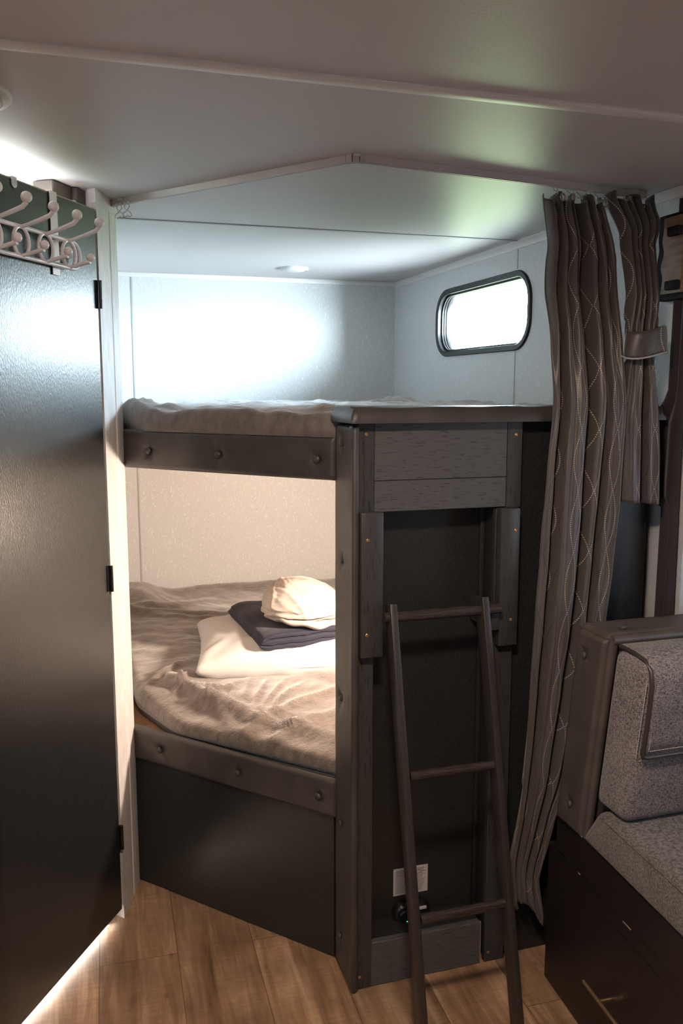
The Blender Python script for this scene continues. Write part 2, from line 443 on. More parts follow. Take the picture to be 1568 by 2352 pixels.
# left wall: two pieces, one with the bathroom window, one with the living window
holed_wall('wall_left_bathroom', frame((XL-.05, 1.72, 0), (0, 1, 0), (0, 0, 1)), YB-1.72, H, .05, (W2[0]-1.72, W2[1], W2[2]-1.72, W2[3]), .04, M_PLAIN, 'outer wall of the bathroom')
holed_wall('wall_left', frame((XL-.05, YF, 0), (0, 1, 0), (0, 0, 1)), 1.72-YF, H, .05, (W4[0]-YF, W4[1], W4[2]-YF, W4[3]), .04, M_PLAIN, 'outer wall of the living area')
bm = bmn(); box(bm, (XL-.05, YF-.05, 0), (XS+.05, YF, H)); struct('wall_front', bm, M_PLAIN, 'far end wall behind the camera', 'wall', False)
# bathroom partitions
DD = V(.53176, .84689, 0); DN = V(.84689, -.53176, 0); D0 = V(.0583, 2.298, 0)
E0 = D0-DD*.63
bm = bmn(); prism(bm, [(XL, E0.y-.03), (E0.x, E0.y-.03), (E0.x-.01, E0.y+.005), (XL, E0.y+.005)], 0, H); struct('wall_bathroom_front', bm, M_PLAIN, 'bathroom partition left of the dark door', 'wall', False)
bm = bmn(); prism(bm, [(.035, 2.50), (.105, 2.50), (.105, YB), (.035, YB)], 0, H); struct('wall_bunk_side', bm, M_WALL, 'partition between bathroom and bunks', 'wall', False)
bm = bmn(); box(bm, (XL, YB, 0), (0, YB+.05, H)); struct('wall_back_bathroom', bm, M_PLAIN, 'back wall of the bathroom', 'wall', False)

# jamb: stepped aluminium post between door and bunks
bm = bmn()
prism(bm, [(.062, 2.302), (.0945, 2.407), (.0975, 2.409), (.101, 2.420), (.099, 2.424), (.1165, 2.474), (.1165, 2.50), (.035, 2.50), (.035, 2.33)], 0, 1.945)
prism(bm, [(.008, 2.286), (.031, 2.3165), (.037, 2.332), (.035, 2.37), (-.02, 2.33)], 0, 1.945)  # stop behind the door, added to seal out bathroom light at the hinge
struct('trim_1', bm, M_ALU, 'brushed pale metal door post beside the bunks', 'trim')
bm = bmn()
prism(bm, [(.060, 2.298), (.098, 2.415), (.121, 2.474), (.121, 2.50), (.035, 2.50), (.035, 2.33)], 1.945, H)
struct('trim_2', bm, M_WHITE, 'pale cap piece at the head of the door post', 'trim')
# ceiling battens and seams
def batten(name, y, w, t, x0, x1, mat, label):
    bm = bmn(); box(bm, (x0, y-w/2, H-t), (x1, y+w/2, H+.001), min(t*.45, .003)); return struct(name, bm, mat, label, 'trim')
batten('trim_3', 1.40, .030, .007, XL, XS, M_BATTEN, 'raised white batten crossing the near ceiling')
batten('trim_4', 2.669, .016, .0025, .105, XR, M_SEAM, 'thin seam strip crossing the bunk ceiling')
bm = bmn(); box(bm, (XR-.003, 2.662, 1.887), (XR+.001, 2.676, H-.02), .001); struct('trim_5', bm, M_WALL, 'thin upright seam strip above the small window', 'trim')
bm = bmn(); box(bm, (XR-.003, 2.662, 1.40), (XR+.001, 2.676, 1.610), .001); struct('trim_10', bm, M_WALL, 'thin upright seam strip below the small window', 'trim')
bm = bmn(); box(bm, (.2325, YB-.003, 0), (.2405, YB+.001, H-.02), .001); struct('trim_6', bm, M_SEAM, 'thin upright seam strip on the back wall', 'trim')
bm = bmn()
box(bm, (XR-.004, YS, H-.028), (XR+.001, YB, H-.001), .0015); struct('trim_7', bm, M_BATTEN, 'narrow cove strip along the top of the side wall', 'trim')
bm = bmn(); box(bm, (.105, YB-.003, H-.02), (XR, YB+.001, H-.001), .0015); struct('trim_8', bm, M_BATTEN, 'narrow cove strip along the top of the back wall', 'trim')

# ------------------------------------------------------------------ windows
def rrect(u0, v0, u1, v1, rad, n=10):
    ring = []
    for cx, cy, a0 in ((u1-rad, v1-rad, 0), (u0+rad, v1-rad, 90), (u0+rad, v0+rad, 180), (u1-rad, v0+rad, 270)):
        for k in range(n+1):
            a = math.radians(a0+k*90/n); ring.append((cx+rad*math.cos(a), cy+rad*math.sin(a)))
    return ring
def off_loops(bm, M, loops):
    """loops [(ring pts, depth)] bridged in order, closed torus-like"""
    R = []
    for ring, d in loops: R.append([bm.verts.new(M @ Vector((p[0], p[1], d))) for p in ring])
    n = len(R[0])
    for a, b in zip(R, R[1:]+R[:1]):
        for k in range(n): bm.faces.new((a[k], a[(k+1) % n], b[(k+1) % n], b[k]))
w1 = thing('window_1', (XR, 2.95, 1.614), 'small black-framed window in the upper bunk wall', 'window', None, 'structure')
def rr(o, rad): return rrect(W1[0]-o, W1[1]-o, W1[2]+o, W1[3]+o, rad)
bm = bmn()
off_loops(bm, MR, [(rr(.020, .105), 0), (rr(.020, .105), -.004), (rr(.017, .102), -.008), (rr(.002, .087), -.008), (rr(-.001, .084), -.005),
                   (rr(-.001, .084), .050), (rr(.0, .085), .052)])
mesh_obj('window_frame', bm, M_BLACKM, w1)
bm = bmn()
for d, o in ((.014, .0), (.024, .0), (.034, .0)):
    off_loops(bm, MR, [(rr(-.001, .084), d-.003), (rr(-.008, .077), d-.003), (rr(-.008, .077), d+.003), (rr(-.001, .084), d+.003)])
mesh_obj('window_rebate', bm, M_BLACKM, w1)
bm = bmn()
vs = [bm.verts.new(MR @ Vector((p[0], p[1], .046))) for p in rr(-.002, .083)]
vs2 = [bm.verts.new(MR @ Vector((p[0], p[1], .049))) for p in rr(-.002, .083)]
bm.faces.new(vs); bm.faces.new(vs2[::-1])
for k in range(len(vs)): bm.faces.new((vs[k], vs[(k+1) % len(vs)], vs2[(k+1) % len(vs)], vs2[k]))
mesh_obj('window_pane', bm, M_GLASS, w1, False)
for y in (2.66, 2.79, 2.93, 3.08, 3.22):
    for z, s in ((W1[3]-.004, -1), (W1[1]+.004, 1)):
        screw(frame((XR+.006, y, z+(.003 if s < 0 else -.003)), (1, 0, 0), (0, s*-1, 0) if s > 0 else (0, 1, 0), (0, 0, s)), w1, .0045, M_BLACK)
def plain_window(name, x, W, label, glass):
    w = thing(name, (x, (W[0]+W[2])/2, W[1]), label, 'window', None, 'structure')
    M = frame((x, 0, 0), (0, 1, 0), (0, 0, 1))
    bm = bmn()
    def q(o, rad): return rrect(W[0]-o, W[1]-o, W[2]+o, W[3]+o, rad)
    off_loops(bm, M, [(q(.02, .06), -.032), (q(.02, .06), -.025), (q(-.004, .04), -.025), (q(-.004, .04), -.032)] if x > 0 else
              [(q(.02, .06), .025), (q(.02, .06), .033), (q(-.004, .04), .033), (q(-.004, .04), .025)])
    mesh_obj('window_frame', bm, M_BLACKM, w)
    bm = bmn(); box(bm, (x-.002, W[0]+.001, W[1]+.001), (x+.002, W[2]-.001, W[3]-.001)); mesh_obj('window_pane', bm, glass, w, False)
    return w
plain_window('window_2', XL-.025, W2, 'bright bathroom window behind the dark door', M_GLASS)
plain_window('window_3', XS+.025, W3, 'slide-out window beside the bench', M_TINT)
plain_window('window_4', XL-.025, W4, 'living area window behind the camera', M_TINT)

# ------------------------------------------------------------------ dark door
d1 = thing('door_1', tuple(D0), 'dark laminate bathroom door hung on the pale metal post', 'door', None, 'structure')
MD = frame(D0-DD*.63, DD, (0, 0, 1), DN)
bm = bmn(); box(bm, (0, .034, -.030), (.628, 1.928, 0), .0015, 1, MD); mesh_obj('door_leaf', bm, M_DOOR, d1)
bm = bmn(); box(bm, (.0, 1.9275, -.029), (.627, 1.9295, -.001), 0, 1, MD); mesh_obj('door_edge', bm, M_RAW, d1)
for z in (1.72, .985, .25):
    bm = bmn(); lathe(bm, [(.0045, -.035), (.0045, .035)], frame(D0+V(.002, -.004, z)+DN*.004, (1, 0, 0), (0, 1, 0)), 12)
    box(bm, (-.014, -.035, 0), (.0, .035, .002), .0005, 1, frame(D0+V(0, 0, z)+DN*.0005, DD, (0, 0, 1), DN))
    mesh_obj('hinge', bm, M_BLACK, d1)
bm = bmn(); box(bm, (.52, 1.935, -.10), (.60, H-.002, -.045), .002, 1, MD); box(bm, (.603, 1.90, -.10), (.655, H-.002, -.033), .002, 1, MD)
struct('trim_9', bm, M_BROWN, 'brown timber block at the head of the door opening', 'trim')

# ------------------------------------------------------------------ over-door hook rack
rk = thing('coat_rack', tuple(MD @ V(.35, 1.76, .02)), 'white wire over-door hook rack with round-tipped hooks', 'coat rack')
def DP(s, z, o): return D0+DD*s+V(0, 0, z)+DN*o      # s along the door, z up, o out from its face
bm = bmn()
for z in (1.827, 1.765): tube(bm, [DP(-.62, z, .018), DP(-.115-.02, z, .018)], .0048, 12)
# rounded end joining both rails
pts = [DP(-.137+.030*math.sin(a), 1.796+.031*math.cos(a), .018) for a in [PI*k/12 for k in range(13)]]
tube(bm, pts, .0045, 12)
mesh_obj('wire_rail', bm, M_WHITE, rk)
for c in (-.62+.02, -.52, -.427, -.334, -.245, -.153):
    bm = bmn(); tube(bm, [DP(c+.027*math.cos(2*PI*k/32), 1.796+.031*math.sin(2*PI*k/32), .018) for k in range(32)], .0042, 10, closed=True)
    mesh_obj('wire_ring', bm, M_WHITE, rk)
for c in (-.60, -.52, -.427, -.334, -.245, -.153):
    for kind, z0, z1, off, r in (('u', 1.827, 1.862, .098, .0115), ('l', 1.767, 1.785, .072, .0100)):
        s0 = c; 
        bm = bmn()
        tube(bm, [DP(s0, z0, .020), DP(s0+.001, z0+.003, .035), DP(s0+.001, z0+(z1-z0)*.35, off*.70), DP(s0+.001, z0+(z1-z0)*.55, off*.92), DP(s0+.001, z1-.008, off+.001)], [.0040, .0044, .0048, .0050, .0048], 12)
        hk = mesh_obj('hook', bm, M_WHITE, rk)
        bm = bmn(); ball(bm, DP(s0+.001, z1+.002, off+.002), r, (1, 1, 1), 22); mesh_obj('ball_tip', bm, M_WHITE, hk)
for s in (-.185, -.51):
    bm = bmn()
    M = frame(D0+DD*s, DD, (0, 0, 1), DN)
    box(bm, (-.014, 1.745, .002), (.014, 1.9315, .0042), .0006, 1, M)
    box(bm, (-.014, 1.9300, -.034), (.014, 1.9320, .0042), .0006, 1, M)
    box(bm, (-.014, 1.88, -.034), (.014, 1.932, -.032), .0006, 1, M)
    box(bm, (-.014, 1.76, .004), (.014, 1.772, .018), .001, 1, M); box(bm, (-.014, 1.822, .004), (.014, 1.832, .018), .001, 1, M)
    mesh_obj('strap', bm, M_WHITE, rk)
# single bracket tab further left
sh = thing('door_bracket', tuple(DP(-.33, 1.90, .002)), 'small white metal tab hooked over the top of the door', 'bracket')
bm = bmn(); M = frame(D0+DD*-.325, DD, (0, 0, 1), DN)
box(bm, (-.009, 1.918, .001), (.009, 1.9325, .003), .0005, 1, M); box(bm, (-.009, 1.9305, -.034), (.009, 1.9325, .003), .0005, 1, M)
lathe(bm, [(.009, .001), (.009, .003)], M @ Matrix.Translation((0, 1.918, 0)), 20)
box(bm, (-.009, 1.90, -.034), (.009, 1.9325, -.032), .0005, 1, M)
mesh_obj('tab', bm, M_WHITE, sh)

# ------------------------------------------------------------------ ceiling lights
for nm, c, r, lab in (('ceiling_light', (-.197, 1.64), .11, 'round white ceiling light near the top left, above the door'), ('ceiling_light', (.875, 3.53), .060, 'small round white light on the upper bunk ceiling')):
    t = thing(nm, (c[0], c[1], H), lab, 'ceiling light', 'round ceiling lights')
    M = frame((c[0], c[1], H), (1, 0, 0), (0, -1, 0))
    k = r/.11
    bm = bmn(); lathe(bm, [(r, 0), (r, .004), (r*.97, .008), (r*.88, .010), (r*.84, .007)], M, 48); mesh_obj('trim_ring', bm, M_WHITEP, t)
    bm = bmn(); lathe(bm, [(r*.84, .004), (r*.83, .012*k+.002), (r*.7, .019*k+.002), (r*.4, .024*k+.002), (.001, .026*k+.002)], M, 48); mesh_obj('lens', bm, M_DIFF, t)

# ------------------------------------------------------------------ curtain track and runners
tk = thing('curtain_track', (.584, 1.81, H), 'pale metal curtain track bent around the bunk corner on the ceiling', 'curtain track')
def track_seg(bm, a, b, t0=0, t1=0):
    a = V(a[0], a[1], H); b = V(b[0], b[1], H); d = (b-a).normalized(); nrm = V(-d.y, d.x, 0)
    M = frame(a, d, (0, 0, -1), nrm); L = (b-a).length
    box(bm, (0, 0, -.006), (L, .0025, .014), .0005, 1, M)
    box(bm, (0, .0, -.0065), (L, .017, -.0045), .0005, 1, M)
    box(bm, (0, .0, .0045), (L, .017, .0065), .0005, 1, M)
    box(bm, (0, .0152, -.0065), (L, .017, -.002), .0004, 1, M); box(bm, (0, .0152, .002), (L, .017, .0065), .0004, 1, M)
T0 = (.095, 2.448); T1 = (.585, 1.815); T2 = (1.40, 1.933)
bm = bmn(); track_seg(bm, T0, (.570, 1.835)); track_seg(bm, (.605, 1.816), T2)
mesh_obj('track_rail', bm, M_TRACK, tk)
bm = bmn(); 
arc = [V(.563, 1.842, 0), V(.573, 1.830, 0), V(.583, 1.821, 0), V(.596, 1.817, 0), V(.612, 1.818, 0)]
for a, b in zip(arc, arc[1:]):
    track_seg(bm, a, b)
mesh_obj('corner_joint', bm, M_TRACK, tk)
for x, y in ((.588, 1.806), (1.36, 1.918), (.125, 2.395)):
    bm = bmn(); box(bm, (x-.007, y-.005, H-.006), (x+.007, y+.005, H), .002); mesh_obj('fixing_clip', bm, M_WHITEP, tk)

def runner(x, y, zt, zb, name='curtain_hook', parent=None, lean=0., turn=0.):
    """small roller with a wire S hook"""
    t = parent
    bm = bmn(); c = V(x, y, zt)
    M = frame(c, (1, 0, 0), (0, 0, 1), (0, -1, 0))
    lathe(bm, [(.0050, -.002), (.0050, .002), (.0035, .0026)], M, 16)
    return bm, c
# ------------------------------------------------------------------ curtains
def lerp_tab(tab, z):
    if z >= tab[0][0]: return tab[0][1]
    for (z0, a), (z1, b) in zip(tab, tab[1:]):
        if z1 <= z <= z0:
            t = (z0-z)/(z0-z1); t = t*t*(3-2*t)*.4+t*.6
            return a+(b-a)*t
    return tab[-1][1]
def cloth(name, ztop, zbot, left, right, depth, folds, amp, width, mat, parent=None, nu=170, nv=150, top=None, phase=0., uoff=0., wob=.012, seed=1., valleys=()):
    """hanging sheet: left/right are [(z,x)], depth [(z,y)], folds count; UVs in metres of cloth"""
    bm = bmn(); uvl = bm.loops.layers.uv.new('UVMap'); g = []
    for i in range(nu+1):
        f = i/nu; row = []
        for j in range(nv+1):
            q = j/nv
            zt = ztop+(top(f) if top else 0)
            z = zt+(zbot(f)-zt)*q
            xl = lerp_tab(left, z); xr = lerp_tab(right, z); y = lerp_tab(depth, z)
            am = amp(z) if callable(amp) else amp
            ff = f+wob*noise.noise(Vector((f*3, z*2.2, seed)))
            hi = max(0, min(1, (z-1.50)/.35))          # tight heading pleats loosen into broad folds
            ph = 2*PI*folds*2.2*ff+phase+.8*noise.noise(Vector((f*4.3, z*1.2, seed+5)))
            yy = y+am*(.75*hi+.10)*math.sin(ph)
            lo = 1-.65*hi
            for c0, wd, dp in valleys:
                c = c0+.03*noise.noise(Vector((c0*9, z*2.5, seed+2)))
                yy += am*2.6*dp*lo*math.exp(-((ff-c)/wd)**2)
            yy += am*lo*(.55*noise.noise(Vector((f*5, z*1.7, seed+9)))+.22*noise.noise(Vector((f*13, z*2.4, seed+4)))+.08*noise.noise(Vector((f*26, z*9.0, seed+1))))
            xx = xl+(xr-xl)*ff+(xr-xl)/folds*.08*math.sin(ph+1.2)*hi
            row.append((bm.verts.new((xx, yy, z)), (f*width+uoff, z)))
        g.append(row)
    for i in range(nu):
        for j in range(nv):
            q = (g[i][j], g[i+1][j], g[i+1][j+1], g[i][j+1])
            fc = bm.faces.new([k[0] for k in q])
            for lp, k in zip(fc.loops, q): lp[uvl].uv = k[1]
    o = mesh_obj(name, bm, mat, parent, True, 180)
    md = o.modifiers.new('cloth', 'SOLIDIFY'); md.thickness = .0015; md.offset = 0
    return o
k = .972
ca = thing('curtain', (1.15, 1.78, .1), 'long dark taupe curtain with dotted rings hanging beside the bunk ladder', 'curtain', 'bunk curtains')
LA = [(1.945, 1.085), (1.83, 1.086), (1.70, 1.063), (1.43, 1.062), (1.28, 1.050), (1.11, 1.038), (.95, 1.027), (.78, 1.018), (.61, 1.017), (.44, 1.009), (.30, .997), (.18, 1.010), (.13, 1.035)]
RA = [(1.945, 1.25), (1.80, 1.275), (1.64, 1.262), (1.43, 1.268), (1.20, 1.262), (1.05, 1.252), (.90, 1.235), (.75, 1.205), (.55, 1.150), (.40, 1.105), (.25, 1.075), (.13, 1.098)]
DA = [(1.95, 1.885), (1.80, 1.85), (1.60, 1.785), (1.46, 1.762), (1.2, 1.757), (.5, 1.752), (.1, 1.79)]
cloth('curtain_cloth', 1.945, lambda f: .155+.03*math.sin(f*5)-.02*f, LA, RA, DA, 3.4, lambda z: .020 if z > 1.8 else (.024 if z > .5 else .020), 1.05, M_CURT, ca, 220, 170,
      top=lambda f: -.006+.012*math.sin(2*PI*4*f+2.2), phase=.6, uoff=.03, seed=2., valleys=((.0, .07, .2), (.15, .05, .9), (.51, .038, 2.1), (.72, .05, .35), (1.0, .05, .8)))
cb = thing('curtain', (1.35, 1.82, 1.2), 'short dark taupe curtain gathered and tied at the waist', 'curtain', 'bunk curtains')
LB = [(1.95, 1.262), (1.86, 1.268), (1.79, 1.264), (1.72, 1.258), (1.62, 1.250), (1.575, 1.258), (1.50, 1.250), (1.42, 1.240), (1.30, 1.242), (1.20, 1.245)]
RB = [(1.95, 1.395), (1.90, 1.388), (1.83, 1.352), (1.72, 1.340), (1.62, 1.340), (1.575, 1.332), (1.50, 1.345), (1.42, 1.358), (1.30, 1.370), (1.20, 1.376)]
DB = [(1.95, 1.885), (1.85, 1.82), (1.7, 1.765), (1.4, 1.755), (1.2, 1.755)]
cloth('curtain_cloth', 1.945, lambda f: 1.212-.012*f, LB, RB, DB, 2.6, lambda z: .011 if 1.55 < z < 1.65 else .018, .62, M_CURT, cb, 110, 90,
      top=lambda f: .004+.014*math.sin(2*PI*2.2*f+.5), phase=2.2, uoff=.9, seed=8., valleys=((0, .08, .6), (.52, .07, 1.0), (1, .1, .7)))
# tie band
bm = bmn(); uvl = bm.loops.layers.uv.new('UVMap'); g = []
n = 56
for i in range(n):
    a = 2*PI*i/n
    row = []
    for j in range(9):
        z = 1.625-.062*j/8
        rx, ry = .051+.003*math.cos(3*a+j*.3), .034+.003*math.sin(2*a)
        bul = 1+.03*math.sin(PI*j/8)
        row.append((bm.verts.new((1.292+rx*bul*math.cos(a)+.003*(j/8)*math.cos(a), 1.757+ry*bul*math.sin(a), z+.006*math.cos(a-.4)-.004*math.sin(2*a))), (.065+.36*i/n, z)))
    g.append(row)
for i in range(n):
    for j in range(8):
        q = (g[i][j], g[(i+1) % n][j], g[(i+1) % n][j+1], g[i][j+1])
        fc = bm.faces.new([t[0] for t in q])
        for lp, t in zip(fc.loops, q): lp[uvl].uv = t[1]
tb = mesh_obj('tie_band', bm, M_CURT, cb, True, 180); md = tb.modifiers.new('cloth', 'SOLIDIFY'); md.thickness = .003
bm = bmn(); tube(bm, [V(1.292+.0565*math.cos(2*PI*i/40), 1.757+.0385*math.sin(2*PI*i/40), 1.563+.006*math.cos(2*PI*i/40-.4)-.004*math.sin(4*PI*i/40)) for i in range(40)], .0022, 8, closed=True)
mesh_obj('hem_cord', bm, M_SEAM, tb)
# hooks and eyelets
def eyelet(par, x, y, z, ang):
    e1 = V(math.cos(ang), math.sin(ang), 0)
    bm = bmn(); tube(bm, [V(x, y, z)+e1*.0075*math.cos(2*PI*i/20)+V(0, 0, .0075*math.sin(2*PI*i/20)) for i in range(20)], .0022, 8, closed=True)
    mesh_obj('eyelet', bm, M_STEEL, par)
def hook(par, x, y, z0, z1):
    M = frame((x, y, z0), (1, 0, 0), (0, 0, 1), (0, -1, 0))
    bm = bmn(); lathe(bm, [(.0052, -.002), (.0052, .002), (.0036, .0028)], M, 16); 
    h = mesh_obj('hook', bm, M_WHITEP, par)
    bm = bmn(); tube(bm, [(x, y-.002, z0-.004), (x+.001, y-.004, z0-.010), (x-.003, y-.008, (z0+z1)/2), (x+.002, y-.013, z1+.006), (x+.004, y-.017, z1), (x, y-.018, z1-.005), (x-.003, y-.012, z1-.002)], .0011, 6)
    mesh_obj('wire', bm, M_STEEL, h)
hx = [(1.110, ca), (1.120, ca), (1.150, ca), (1.178, ca), (1.208, ca), (1.221, ca), (1.236, ca), (1.300, cb), (1.326, cb), (1.352, cb), (1.364, cb)]
for i, (x, par) in enumerate(hx):
    y = 1.815+(x-.585)*.1448+.001
    hook(par, x, y-.001, 1.966, 1.945)
for x, y, z, a, par in ((1.118, 1.858, 1.934, .3, ca), (1.148, 1.860, 1.936, .7, ca), (1.172, 1.862, 1.934, 1.1, ca), (1.236, 1.862, 1.928, .3, ca), (1.352, 1.865, 1.922, .6, cb)):
    eyelet(par, x, y, z, a)
# spare hooks bunched at the left end of the track
for i in range(4):
    t = thing('curtain_hook', (.117+.008*i, 2.40-.011*i, 1.93), 'spare wire curtain hook bunched at the left end of the track', 'curtain hook', 'spare curtain hooks on the track')
    x, y = .118+.009*i, 2.405-.0115*i
    M = frame((x, y, 1.964), (.66, -.75, 0), (0, 0, 1), (-.75, -.66, 0))
    bm = bmn(); lathe(bm, [(.0050, -.001), (.0050, .002), (.0036, .0028)], M, 16); mesh_obj('roller', bm, M_WHITEP, t)
    bm = bmn(); s = 1 if i % 2 else -1
    tube(bm, [(x, y-.003, 1.960), (x+.002*s, y-.005, 1.953), (x-.005*s, y-.006, 1.945), (x+.004*s, y-.008, 1.938), (x+.007*s, y-.008, 1.931), (x+.001*s, y-.009, 1.927), (x-.004*s, y-.007, 1.931)], .0013, 8)
    mesh_obj('wire', bm, M_STEEL, t)

# ------------------------------------------------------------------ bunk bed
bb = thing('bunk_bed', (.584, 1.965, 0), 'dark built-in double bunk with padded rails and end panel', 'bunk bed')
S1 = S0+DG*.70
# rails (local u runs from the left end to the post)
LR = .712
for zb, zt, btn, off in ((1.264, 1.371, ((.085+.03, 0), (.36, 0), (.668, 0)), 0), (.396, .500, ((.122, 0), (.406, 0), (.668, 0)), 0)):
    M = frame(S0+DG*LR+V(0, 0, zb), -DG, (0, 0, 1), DGN)
    hh = zt-zb; bt = [(u, hh*.47) for u, _ in btn]
    bm = bmn(); padded(bm, M, LR+.008, hh, .014, .012, bt, step=.006, seed=zb)
    rl = mesh_obj('padded_rail', bm, M_VINYL, bb, True, 60)
    for u, v in bt: button(M, u, v, .0125, rl, M_VINYL)
# platforms
def bed_poly(inset=0.):
    a = S0-DGN*.012
    return [(.106, a.y+(a.x-.106)*1.1203), (a.x, a.y), (.63, 1.94), (XR-.002, 1.94), (XR-.002, YB-.004), (.106, YB-.004)]
for z0, z1 in ((1.30, 1.345), (.43, .475)):
    bm = bmn(); prism(bm, bed_poly(), z0, z1); mesh_obj('platform', bm, M_PLYW, bb, False)
# front panel under lower rail
bm = bmn(); M = frame(S0+DG*.715, -DG, (0, 0, 1), DGN); box(bm, (0, .001, -.015), (.712, .40, 0), .001, 1, M); mesh_obj('front_panel', bm, M_LAM, bb)
# padded post
bm = bmn()
MP = frame((.6, 1.967, 0), (0, -1, 0), (0, 0, 1), (-1, 0, 0))
pb = [(.055, 1.357), (.056, 1.076), (.05, .73), (.045, .40), (.04, .09)]
padded(bm, MP, .137, 1.404, .017, .012, pb, step=.008, seed=4, puck=.028)
post = mesh_obj('padded_post', bm, M_VINYL, bb, True, 60)
for u, v in pb: button(MP, u, v, .0145, post, M_VINYL, .0075)
bm = bmn(); box(bm, (.583, 1.818, .001), (.6005, 1.852, 1.403), .0075, 4); mesh_obj('post_roll', bm, M_VINYL, post)
# cap
bm = bmn()
nu, nv = 120, 16
MC = frame((.574, 1.796, 1.407), (1, 0, 0), (0, 1, 0))
padded(bm, MC, .820, .175, .036, .016, [(.075, .085), (.47, .085)], base=.012, step=.008, seed=9, wr=.0025)
cap = mesh_obj('padded_cap', bm, M_VINYL, bb, True, 60)
for u in (.075, .47): button(MC, u, .085, .028, cap, M_VINYL, .007)
bm = bmn(); tube(bm, [(.590, 1.7945, 1.409), (.591, 1.7950, 1.428), (.590, 1.802, 1.441), (.582, 1.83, 1.443)], .0018, 6); mesh_obj('seam', bm, M_PIPE, cap)
# end panel
bm = bmn(); box(bm, (1.006, 1.850, .001), (1.392, 1.866, 1.407)); mesh_obj('end_panel', bm, M_LAM, bb, False)
bm = bmn(); box(bm, (1.0065, 1.915, .001), (XR-.001, 1.935, 1.298)); mesh_obj('light_stop_panel', bm, M_LAM, bb, False)  # board added to stop reading lamp light leaking past the end panel
bm = bmn(); box(bm, (.63, 1.920, .001), (.98, 1.935, 1.30)); mesh_obj('recess_panel', bm, M_LAM, bb, False)
bm = bmn(); box(bm, (.960, 1.851, .001), (.975, 1.921, 1.30)); mesh_obj('recess_side', bm, M_LAM, bb, False)
bm = bmn(); box(bm, (.612, 1.851, .001), (.630, 1.921, 1.30)); mesh_obj('recess_side', bm, M_LAM, bb, False)
bm = bmn(); box(bm, (.948, 1.906, .12), (.9595, 1.9195, 1.20), .002); mesh_obj('corner_bead', bm, M_LAM, bb)
bm = bmn(); box(bm, (.6008, 1.8325, .001), (.6395, 1.850, 1.4065), .0012, 1); st1 = mesh_obj('stile', bm, M_WOODV, bb)
bm = bmn(); box(bm, (.9775, 1.8325, 1.199), (1.0165, 1.850, 1.4065), .0012, 1); st2 = mesh_obj('stile', bm, M_WOODV, bb)
bm = bmn(); box(bm, (.951, 1.8335, .001), (1.006, 1.850, 1.198), .0012, 1); st3 = mesh_obj('stile', bm, M_WOODV, bb)
bm = bmn(); box(bm, (.6405, 1.8335, 1.2745), (.9765, 1.850, 1.4065), .0012, 1); box(bm, (.6405, 1.8335, 1.2015), (.9765, 1.850, 1.2735), .0012, 1); mesh_obj('header_board', bm, M_WOODH, bb)
bm = bmn(); box(bm, (.6255, 1.8335, .001), (.9375, 1.850, .118), .0012, 1); mesh_obj('kick_board', bm, M_WOODH, bb)
bm = bmn(); box(bm, (.6255, 1.850, .108), (.9375, 1.921, .118), .001, 1); mesh_obj('kick_ledge', bm, M_LAM, bb)
for x0 in (.6240, .9378):
    bm = bmn(); box(bm, (x0, 1.8332, .001), (x0+.0011, 1.84, .118)); mesh_obj('chipped_edge', bm, M_RAW, bb, False)
FY = lambda x, z, y: frame((x, y, z), (1, 0, 0), (0, 0, 1), (0, -1, 0))
for x, z, par in ((.620, 1.381, st1), (.999, 1.375, st2), (.604+.004, .034, st1), (.962, .027, st3)): screw(FY(x, z, 1.8325 if par != st3 else 1.8335), par)
# ladder brackets
for x0, x1, z0, z1, sc in ((.6005, .6545, .863, 1.2045, ((.6165, 1.141), (.6155, .918))), (.953, 1.004, .861, 1.2005, ((.992, 1.147), (.986, .926)))):
    bm = bmn(); box(bm, (x0, 1.808, z0), (x1, 1.8325, z1), .0025, 2)
    b_ = mesh_obj('ladder_bracket', bm, M_WOODV, bb)
    for x, z in sc: screw(FY(x, z, 1.808), b_, .0045)
bm = bmn(); box(bm, (.928, 1.80, .905), (.950, 1.9195, .965), .002, 2); mesh_obj('hook_block', bm, M_WOODV, bb)

# ------------------------------------------------------------------ alarm and label
al = thing('gas_alarm', (.775, 1.92, .12), 'black gas alarm with a tiny green light low behind the ladder', 'alarm')
bm = bmn(); M = FY(.775, .130, 1.919)
ring = rrect(-.052, -.030, .052, .030, .028, 8)
R = []
for sc, d in ((1, 0), (1, .010), (.94, .016), (.80, .021)):
    R.append([bm.verts.new(M @ V(p[0]*sc, p[1]*sc, d)) for p in ring])
for a, b in zip(R, R[1:]):
    for q in range(len(a)): bm.faces.new((a[q], a[(q+1) % len(a)], b[(q+1) % len(a)], b[q]))
bm.faces.new(R[0][::-1]); bm.faces.new(R[-1]); mesh_obj('casing', bm, M_BLACK, al)
bm = bmn(); lathe(bm, [(.017, .02), (.017, .026), (.014, .029), (.001, .030)], FY(.752, .130, 1.919), 28); mesh_obj('knob', bm, M_BLACKM, al)
bm = bmn(); box(bm, (.792, 1.893, .142), (.812, 1.899, .149), .001); mesh_obj('test_button', bm, M_SEAM, al)
bm = bmn(); ball(bm, (.757, 1.891, .118), .0022, (1.4, 1, .7), 10); mesh_obj('light', bm, M_LED, al)
lb = thing('safety_label', (.775, 1.919, .18), 'white printed safety label on the panel above the alarm', 'label')
bm = bmn(); box(bm, (.728, 1.9185, .176), (.824, 1.9198, .251)); mesh_obj('paper', bm, M_PAPER, lb, False)
bm = bmn()
for x0, x1 in ((.734, .772), (.780, .818)):
    z = .244
    for i in range(18):
        th = .0013 if i < 4 else .0006
        w = (x1-x0)*(.72+.28*random.random())
        box(bm, (x0, 1.9181, z-th), (x0+w, 1.9186, z)); z -= .0042 if i < 4 else .0034
